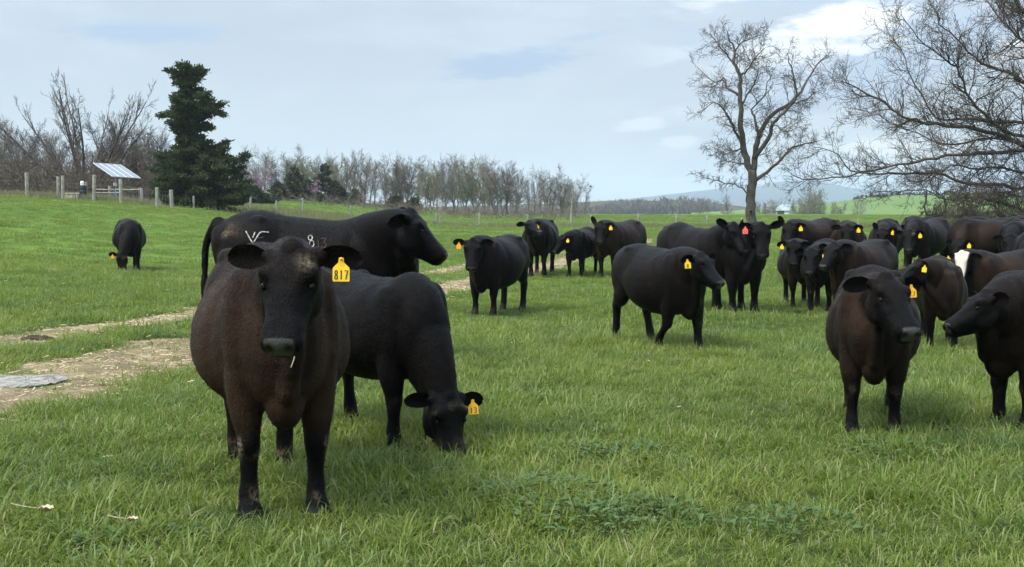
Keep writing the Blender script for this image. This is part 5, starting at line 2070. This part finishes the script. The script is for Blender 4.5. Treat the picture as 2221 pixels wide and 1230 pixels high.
# ------------------------------------------------------------------ grass and litter
def grass_material():
    t = NT('grass_blade')
    p = t.pos()
    sc = t.scaled(p, (1, 1, 0))
    n0 = t.noise(sc, 0.22, 4, 0.6)
    n1 = t.noise(sc, 0.9, 4, 0.6)
    n2 = t.noise(sc, 3.5, 3, 0.6)
    rnd = t.n('ShaderNodeObjectInfo').outputs['Random']
    tint = t.attr('tint', 'Fac')
    h = t.attr('rise', 'Fac')
    a = t.mix(t.ramp(n0, 0.35, 0.65), (0.118, 0.178, 0.020), (0.222, 0.268, 0.034))
    a = t.mix(t.math('MULTIPLY', t.ramp(n1, 0.48, 0.66), 0.8), a, (0.050, 0.110, 0.034))
    a = t.mix(t.math('MULTIPLY', t.ramp(n2, 0.52, 0.75), 0.5), a, (0.185, 0.250, 0.040))
    a = t.mix(t.math('MULTIPLY', t.math('MULTIPLY', rnd, rnd), 0.45), a, (0.170, 0.235, 0.080))
    a = t.mix(t.ramp(tint, 0.0, 0.5, 0.45, 0.0), a, (0.036, 0.085, 0.022))
    a = t.mix(t.ramp(tint, 0.58, 0.96, 0.0, 0.70), a, (0.30, 0.35, 0.15))  # pale tint puts bright highlights into the colour of some blades
    a = t.mix(t.ramp(tint, 0.972, 0.978, 0.0, 0.9), a, (0.40, 0.33, 0.18))
    # each blade is darker and browner towards the root
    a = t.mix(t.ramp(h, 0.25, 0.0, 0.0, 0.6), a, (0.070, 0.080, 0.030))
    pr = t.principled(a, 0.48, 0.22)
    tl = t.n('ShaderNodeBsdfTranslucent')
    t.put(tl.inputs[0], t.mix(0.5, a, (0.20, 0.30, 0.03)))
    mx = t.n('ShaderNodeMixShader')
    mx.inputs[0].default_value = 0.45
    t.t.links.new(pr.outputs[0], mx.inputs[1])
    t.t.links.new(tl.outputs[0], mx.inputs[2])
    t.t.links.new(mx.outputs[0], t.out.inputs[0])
    return t.m


GRASS_MAT = grass_material()


def tuft(seed, n, rad, hmin, hmax, w, segs, flat=0.5):
    rs = np.random.default_rng(seed)
    V, F, tint, rise = [], [], [], []
    for k in range(n):
        a = rs.random() * 6.283
        r = rad * math.sqrt(rs.random())
        bx, by = r * math.cos(a), r * math.sin(a)
        out = a + rs.normal() * 1.1
        L = hmin + (hmax - hmin) * rs.random() ** 1.3
        lean = 0.20 + 0.95 * rs.random() * (0.5 + 0.7 * r / rad)
        curl = flat * rs.random() * 2.6
        wd = w * (0.65 + 0.7 * rs.random())
        tv = rs.random()
        tw = rs.normal() * 0.5
        b0 = len(V)
        x, z, ang = 0.0, -0.01, lean * 0.5
        for s in range(segs + 1):
            t = s / segs
            cx, cy = bx + x * math.cos(out), by + x * math.sin(out)
            px_, py_ = -math.sin(out + tw * t), math.cos(out + tw * t)
            ww = wd * (1 - t ** 1.6) * (0.75 + 0.5 * t * (1 - t)) * 0.5
            if s < segs:
                V += [(cx - px_ * ww, cy - py_ * ww, z), (cx + px_ * ww, cy + py_ * ww, z)]
                tint += [tv, tv]
                rise += [t, t]
            else:
                V.append((cx, cy, z))
                tint.append(tv)
                rise.append(1.0)
            st = L / segs
            x += st * math.sin(ang)
            z += st * math.cos(ang)
            ang = min(ang + (lean + curl) / segs * 1.25, 2.1)
        for s in range(segs - 1):
            q = b0 + 2 * s
            F.append((q, q + 1, q + 3, q + 2))
        q = b0 + 2 * (segs - 1)
        F.append((q, q + 1, q + 2))
    return new_mesh('tuft', V, F, GRASS_MAT, False, dict(tint=('FLOAT', tint), rise=('FLOAT', rise)))


def scatter(name, meshes, P, rot, scl, idx, tilt=None):
    """one object: points that carry copies of the small meshes through geometry nodes"""
    col = bpy.data.collections.new(name + '_pieces')
    for i, me in enumerate(meshes):
        o = bpy.data.objects.new('%s_piece_%02d' % (name, i), me)
        col.objects.link(o)
    me = new_mesh(name, P, [], None, False, dict(scl=('FLOAT', scl)))
    a = me.attributes.new('rot', 'FLOAT_VECTOR', 'POINT')
    rv = np.zeros((len(P), 3), np.float32)
    rv[:, 2] = rot
    if tilt is not None:
        rv[:, :2] = tilt
    a.data.foreach_set('vector', rv.ravel())
    a = me.attributes.new('pick', 'INT', 'POINT')
    a.data.foreach_set('value', idx.astype(np.int32))
    ob = link(name, me, kind='stuff')
    ng = bpy.data.node_groups.new(name + '_nodes', 'GeometryNodeTree')
    ng.interface.new_socket('Geometry', in_out='INPUT', socket_type='NodeSocketGeometry')
    ng.interface.new_socket('Geometry', in_out='OUTPUT', socket_type='NodeSocketGeometry')
    N = ng.nodes
    gi, go = N.new('NodeGroupInput'), N.new('NodeGroupOutput')
    ci = N.new('GeometryNodeCollectionInfo')
    ci.inputs['Collection'].default_value = col
    ci.inputs['Separate Children'].default_value = True
    ci.inputs['Reset Children'].default_value = True
    ip = N.new('GeometryNodeInstanceOnPoints')
    ip.inputs['Pick Instance'].default_value = True

    def at(nm, dt):
        n = N.new('GeometryNodeInputNamedAttribute')
        n.data_type = dt
        n.inputs['Name'].default_value = nm
        return n.outputs['Attribute']
    e2r = N.new('FunctionNodeEulerToRotation')
    ng.links.new(at('rot', 'FLOAT_VECTOR'), e2r.inputs[0])
    ng.links.new(gi.outputs[0], ip.inputs['Points'])
    ng.links.new(ci.outputs[0], ip.inputs['Instance'])
    ng.links.new(at('pick', 'INT'), ip.inputs['Instance Index'])
    ng.links.new(e2r.outputs[0], ip.inputs['Rotation'])
    ng.links.new(at('scl', 'FLOAT'), ip.inputs['Scale'])
    ng.links.new(ip.outputs[0], go.inputs[0])
    md = ob.modifiers.new('scatter', 'NODES')
    md.node_group = ng
    return ob


def wedge(y0, y1, dens, rs, half=0.47, pad=3.0):
    """random points over the strip of pasture in view between two distances"""
    ymax = y1
    n = int(dens * 2 * (half * ymax + pad) * (y1 - y0))
    y = y0 + (y1 - y0) * rs.random(n)
    x = (rs.random(n) * 2 - 1) * (half * ymax + pad)
    k = np.abs(x) < half * y + pad
    return x[k], y[k]


def grass():
    rs = np.random.default_rng(12)

    def zone(name, y0, y1, dens, meshes, smin, smax, keep_track, seed, fade=None):
        x, y = wedge(y0, y1, dens, rs)
        if fade:
            k = rs.random(len(x)) < fade(y)
            x, y = x[k], y[k]
        tm = track_mask(x, y)
        k = rs.random(len(x)) > np.clip(tm * 1.12, 0, 1) * (1 - keep_track)
        x, y, tm = x[k], y[k], tm[k]
        z = ground(x, y)
        lush = fbm(x * 0.55, y * 0.55, 40) * 0.5 + fbm(x * 2.6, y * 2.6, 44) * 0.5
        s = smin + (smax - smin) * sstep(0.32, 0.70, lush)
        s = s * (0.75 + 0.5 * rs.random(len(x))) * (1 - 0.5 * np.clip(tm, 0, 1))
        P = np.stack([x, y, z], 1)
        tl = rs.normal(size=(len(x), 2)) * 0.10
        scatter(name, meshes, P, rs.random(len(x)) * 6.283, s, rs.integers(0, len(meshes), len(x)), tl)
        return len(x)
    near = [tuft(200 + i, 46, 0.13, 0.045, 0.145, 0.0078, 4) for i in range(9)]
    mid = [tuft(300 + i, 40, 0.18, 0.045, 0.15, 0.0105, 3) for i in range(7)]
    far = [tuft(400 + i, 44, 0.36, 0.05, 0.16, 0.017, 2) for i in range(6)]
    vfar = [tuft(500 + i, 44, 0.75, 0.06, 0.20, 0.042, 2) for i in range(6)]
    a = zone('grass', 4.2, 15.5, 110, near, 0.72, 1.45, 0.16, 1, lambda y: np.clip((16.5 - y) / 3.0, 0, 1))
    b = zone('grass', 12.5, 34, 30, mid, 0.50, 1.45, 0.14, 2, lambda y: np.clip((y - 12.0) / 2.5, 0, 1) * np.clip((36 - y) / 6, 0, 1))
    c = zone('grass', 28, 80, 6.5, far, 0.5, 1.15, 0.05, 3, lambda y: np.clip((y - 27) / 6, 0, 1))
    d = zone('grass', 78, 178, 1.6, vfar, 0.5, 1.0, 0.0, 4)
    print('grass tufts', a, b, c, d)


grass()


def dry_grass():
    """pale dead grass along the fences"""
    r = np.random.default_rng(31)
    V, F = [], []
    def blades(u0, u1, z0, z1, n, h0, h1, w):
        for k in range(n):
            u = u0 + (u1 - u0) * r.random()
            Zd = z0 + (z1 - z0) * r.random()
            p = at_depth(u, 450, Zd)
            z = gz(p.x, p.y)
            h = h0 + (h1 - h0) * r.random()
            dx, dy = r.normal(size=2) * 0.16 * h
            b = len(V)
            V.extend([(p.x - w, p.y, z - .02), (p.x + w, p.y, z - .02), (p.x + dx * .5 + w * .7, p.y + dy * .5, z + h * .6), (p.x + dx * .5 - w * .7, p.y + dy * .5, z + h * .6), (p.x + dx * 1.4, p.y + dy, z + h)])
            F.append((b, b + 1, b + 2, b + 3))
            F.append((b + 3, b + 2, b + 4))
    blades(-160, 350, 79.3, 86, 5200, 0.12, 0.55, 0.014)
    blades(180, 320, 79, 82, 1500, 0.1, 0.5, 0.014)
    blades(340, 900, 84, 108, 4200, 0.15, 0.5, 0.018)
    blades(900, 2260, 103, 113.5, 5200, 0.12, 0.42, 0.02)
    t = NT('dead_grass')
    n = t.noise(t.pos(), 2.0, 4)
    c = t.mix(t.ramp(n, 0.35, 0.65), (0.21, 0.185, 0.115), (0.12, 0.135, 0.060))
    t.principled(c, 0.9, 0.1)
    link('dry_grass', new_mesh('dry_grass', V, F, t.m), kind='stuff')


dry_grass()


def straw():
    r = np.random.default_rng(8)
    # dense on the tracks, sparse in the grass
    x, y = wedge(6, 40, 190, r)
    tm = track_mask(x, y)
    lit, _ = polyline_dist(x, y, [tuple(on_ground(u, v).xy) for u, v in ((1050, 640), (1200, 632), (1340, 620))])
    pr = np.clip(tm, 0, 1) * np.clip(22 / y, 0.3, 1.0) + 0.003 + 0.02 * sstep(2.2, 0.5, lit)
    k = r.random(len(x)) < pr
    x, y, tm = x[k], y[k], tm[k]
    n = len(x)
    z = ground(x, y) + 0.016 + np.where(tm > 0.4, 0.0, 0.05 * r.random(n))
    a = r.random(n) * np.pi
    L = (0.007 + 0.036 * r.random(n) ** 3.0) * (1 + y / 60)
    w = (0.0016 + 0.0034 * r.random(n) ** 1.5) * (1 + y / 40)
    dz = r.normal(size=n) * 0.16 * L
    c, s = np.cos(a), np.sin(a)
    P = np.stack([x, y, z], 1)
    D = np.stack([c * L, s * L, dz], 1)
    W = np.stack([-s * w, c * w, np.full(n, 0.002)], 1)
    V = np.stack([P - D - W, P + D - W, P + D + W, P - D + W], 1).reshape(-1, 3)
    V2 = V.copy()
    F = np.arange(4 * n).reshape(-1, 4)
    t = NT('straw')
    nn = t.noise(t.pos(), 6.0, 3)
    t.principled(t.mix(t.ramp(nn, 0.35, 0.65), (0.30, 0.23, 0.12), (0.56, 0.46, 0.29)), 0.7, 0.25)
    link('straw', new_mesh('straw', V, F, t.m), kind='stuff')


straw()


def weed(u, v, rad, n, h, seed, label, mat):
    """low spreading broad-leaved weed"""
    r = np.random.default_rng(seed)
    p = on_ground(u, v)
    V, F = [], []
    for k in range(n):
        a = r.random() * 6.283
        rr = rad * math.sqrt(r.random())
        b = np.array([rr * math.cos(a), rr * math.sin(a), 0.0])
        b[2] = gz(p.x + b[0], p.y + b[1]) - p.z + h * (0.25 + 0.75 * r.random()) * (1 - 0.5 * (rr / rad) ** 2)
        out = a + r.normal() * 0.9
        L = 0.018 + 0.040 * r.random() ** 1.5
        w = L * 0.30
        d = np.array([math.cos(out), math.sin(out), 0.1 + 1.1 * r.random()])
        d /= np.linalg.norm(d)
        s = np.array([-math.sin(out), math.cos(out), r.normal() * 0.3])
        up = np.cross(d, s)
        # lobed outline along the midrib
        prof = [(0, .10), (.15, .55), (.24, .28), (.38, .95), (.48, .45), (.62, 1.0), (.72, .45), (.84, .6), (1, 0)]
        b0 = len(V)
        for t, q in prof:
            c = b + d * L * t - up * L * 0.35 * t * t
            V += [tuple(c - s * w * q + up * w * 0.25 * q), tuple(c), tuple(c + s * w * q + up * w * 0.25 * q)]
        for i in range(len(prof) - 1):
            q = b0 + 3 * i
            F += [(q, q + 1, q + 4, q + 3), (q + 1, q + 2, q + 5, q + 4)]
    root = bpy.data.objects.new('weed', None)
    C.objects.link(root)
    root.location = p
    tag(root, label, 'weed')
    link('leaves', new_mesh('leaves', V, F, mat), root)


def ground_things():
    wm = leaf_material('weed_leaf', (0.058, 0.105, 0.036), (0.110, 0.165, 0.062), 0.2)
    weed(1190, 1095, 0.39, 420, 0.145, 1, 'large grey-green weed clump low in the middle of the grass', wm)
    weed(1255, 1140, 0.30, 255, 0.111, 2, 'dark weed patch in front of the large weed clump', wm)
    weed(1400, 1130, 0.34, 280, 0.093, 3, 'weed clump right of the large weed clump at the bottom', wm)
    weed(1235, 992, 0.34, 255, 0.085, 4, 'grey-green weed right of the grazing heifer nose', wm)
    weed(1360, 1000, 0.41, 293, 0.093, 5, 'wide dark weed patch in the middle of the right-hand grass', wm)
    weed(1950, 985, 0.34, 229, 0.085, 6, 'weed patch below the stocky heifer hooves', wm)
    weed(300, 1190, 0.34, 280, 0.085, 7, 'grey-green weed clump in the bottom left corner grass', wm)
    weed(190, 1165, 0.25, 165, 0.076, 8, 'small weed left of the bottom left weed clump', wm)
    weed(1730, 1150, 0.32, 204, 0.085, 9, 'dark weed in the lower right grass', wm)
    weed(440, 850, 0.32, 153, 0.068, 10, 'weed beside the wheel track left of the brown-black cow', wm)
    # flat pale rock by the track
    p = on_ground(28, 832)
    r = random.Random(5)
    bm = bmesh.new()
    bmesh.ops.create_icosphere(bm, subdivisions=5, radius=1)
    for v in bm.verts:
        q = v.co.copy()
        nn = mnoise.noise(q * 1.3 + Vector((4, 2, 0))) * 0.22 + mnoise.noise(q * 4.0) * 0.07
        f = 1 + nn
        v.co = Vector((q.x * 0.46 * f, q.y * 0.40 * f, max(min(q.z * 0.12 * f, 0.022 + 0.03 * mnoise.noise(Vector((q.x * 2.2, q.y * 2.2, 1)))
                                                              + 0.012 * mnoise.noise(Vector((q.x * 9, q.y * 9, 3)))), -0.1)))
    me = bpy.data.meshes.new('flat_rock')
    bm.to_mesh(me)
    bm.free()
    t = NT('limestone')
    n1, n2 = t.noise(t.obj(), 6, 6, 0.65), t.noise(t.obj(), 30, 5, 0.65)
    vo = t.n('ShaderNodeTexVoronoi', feature='DISTANCE_TO_EDGE')
    vo.inputs['Scale'].default_value = 3.2
    t.put(vo.inputs['Vector'], t.obj())
    c = t.mix(t.ramp(n1, 0.35, 0.65), (0.20, 0.190, 0.170), (0.34, 0.325, 0.295))
    c = t.mix(t.math('MULTIPLY', t.ramp(vo.outputs['Distance'], 0.05, 0.0), 0.8), c, (0.10, 0.095, 0.085))
    c = t.mix(t.math('MULTIPLY', t.ramp(n2, 0.55, 0.72), 0.6), c, (0.16, 0.15, 0.13))
    t.principled(c, 0.9, 0.2, t.bump(t.math('ADD', n1, n2), 0.7, 0.03))
    me.materials.append(t.m)
    for q in me.polygons:
        q.use_smooth = True
    tag(link('flat_rock', me, loc=p + Vector((0, 0, 0.005))), 'flat pale cracked rock slab in the wheel track at the left', 'rock')
    # dung heaps
    dm = simple_mat('dung', (0.050, 0.038, 0.026), 0.9, 0.1, 0.35, 14, 0.6)
    for i, (u, v, s, lb) in enumerate(((78, 738, 0.13, 'brown dung heap on the upper wheel track'), (282, 1180, 0.16, 'flattened dung pat in the bottom left grass'))):
        p = on_ground(u, v)
        bm = bmesh.new()
        bmesh.ops.create_icosphere(bm, subdivisions=4, radius=1)
        for q in bm.verts:
            k = 1 + 0.35 * mnoise.noise(q.co * 2.3 + Vector((i * 7, 0, 0))) + 0.12 * mnoise.noise(q.co * 6)
            q.co = Vector((q.co.x * s * 1.4 * k, q.co.y * s * k, max(q.co.z * s * (0.42 if i == 0 else 0.2) * k, -0.03)))
        me = bpy.data.meshes.new('dung_pat')
        bm.to_mesh(me)
        bm.free()
        me.materials.append(dm)
        for q in me.polygons:
            q.use_smooth = True
        tag(link('dung_pat', me, loc=p), lb, 'dung')
    # pale curled dead leaf with its stalk, lower left
    lm = simple_mat('dead_leaf', (0.46, 0.37, 0.25), 0.8, 0.1, 0.2, 30)
    for i, (u, v, s, lb) in enumerate(((100, 1150, 0.05, 'pale curled dead leaf on a long stalk at the lower left'), (288, 1172, 0.035, 'dry curled leaf by the weed at the bottom left'))):
        p = on_ground(u, v) + Vector((0, 0, 0.09))
        root = bpy.data.objects.new('dead_leaf', None)
        C.objects.link(root)
        root.location = p
        tag(root, lb, 'leaf')
        V, F = [], []
        for a in range(7):
            for b in range(5):
                x = (a / 6 - 0.5) * 2
                y = (b / 4 - 0.5) * 2 * math.sqrt(max(0, 1 - x * x)) * 0.6
                V.append((x * s * 0.8, y * s, s * (0.7 * y * y * 2.2 + 0.35 * x * x + 0.1 * math.sin(9 * x + 4 * y))))
        for a in range(6):
            for b in range(4):
                F.append((a * 5 + b, a * 5 + b + 1, (a + 1) * 5 + b + 1, (a + 1) * 5 + b))
        link('blade', new_mesh('blade', V, F, lm, True), root)
        m = MB()
        m.tube([Vector((-s * 0.8, 0, s * .35)), Vector((-s * 2, 0, s * 0.5)), Vector((-s * 3.4, 0.01, s * 0.75))], 0.0022, 4)
        link('stalk', m.mesh('stalk', lm), root)


ground_things()
# ------------------------------------------------------------------ the air
def haze():
    m = MB()
    m.box((0, 2600, 66), (15000, 7400, 156))
    t = bpy.data.materials.new('air')
    t.use_nodes = True
    nt = t.node_tree
    nt.nodes.clear()
    o = nt.nodes.new('ShaderNodeOutputMaterial')
    v = nt.nodes.new('ShaderNodeVolumePrincipled')
    v.inputs['Color'].default_value = (0.72, 0.86, 1.0, 1)
    v.inputs['Density'].default_value = 0.00018
    v.inputs['Anisotropy'].default_value = 0.0
    nt.links.new(v.outputs[0], o.inputs['Volume'])
    link('haze', m.mesh('haze', t), kind='stuff')


haze()
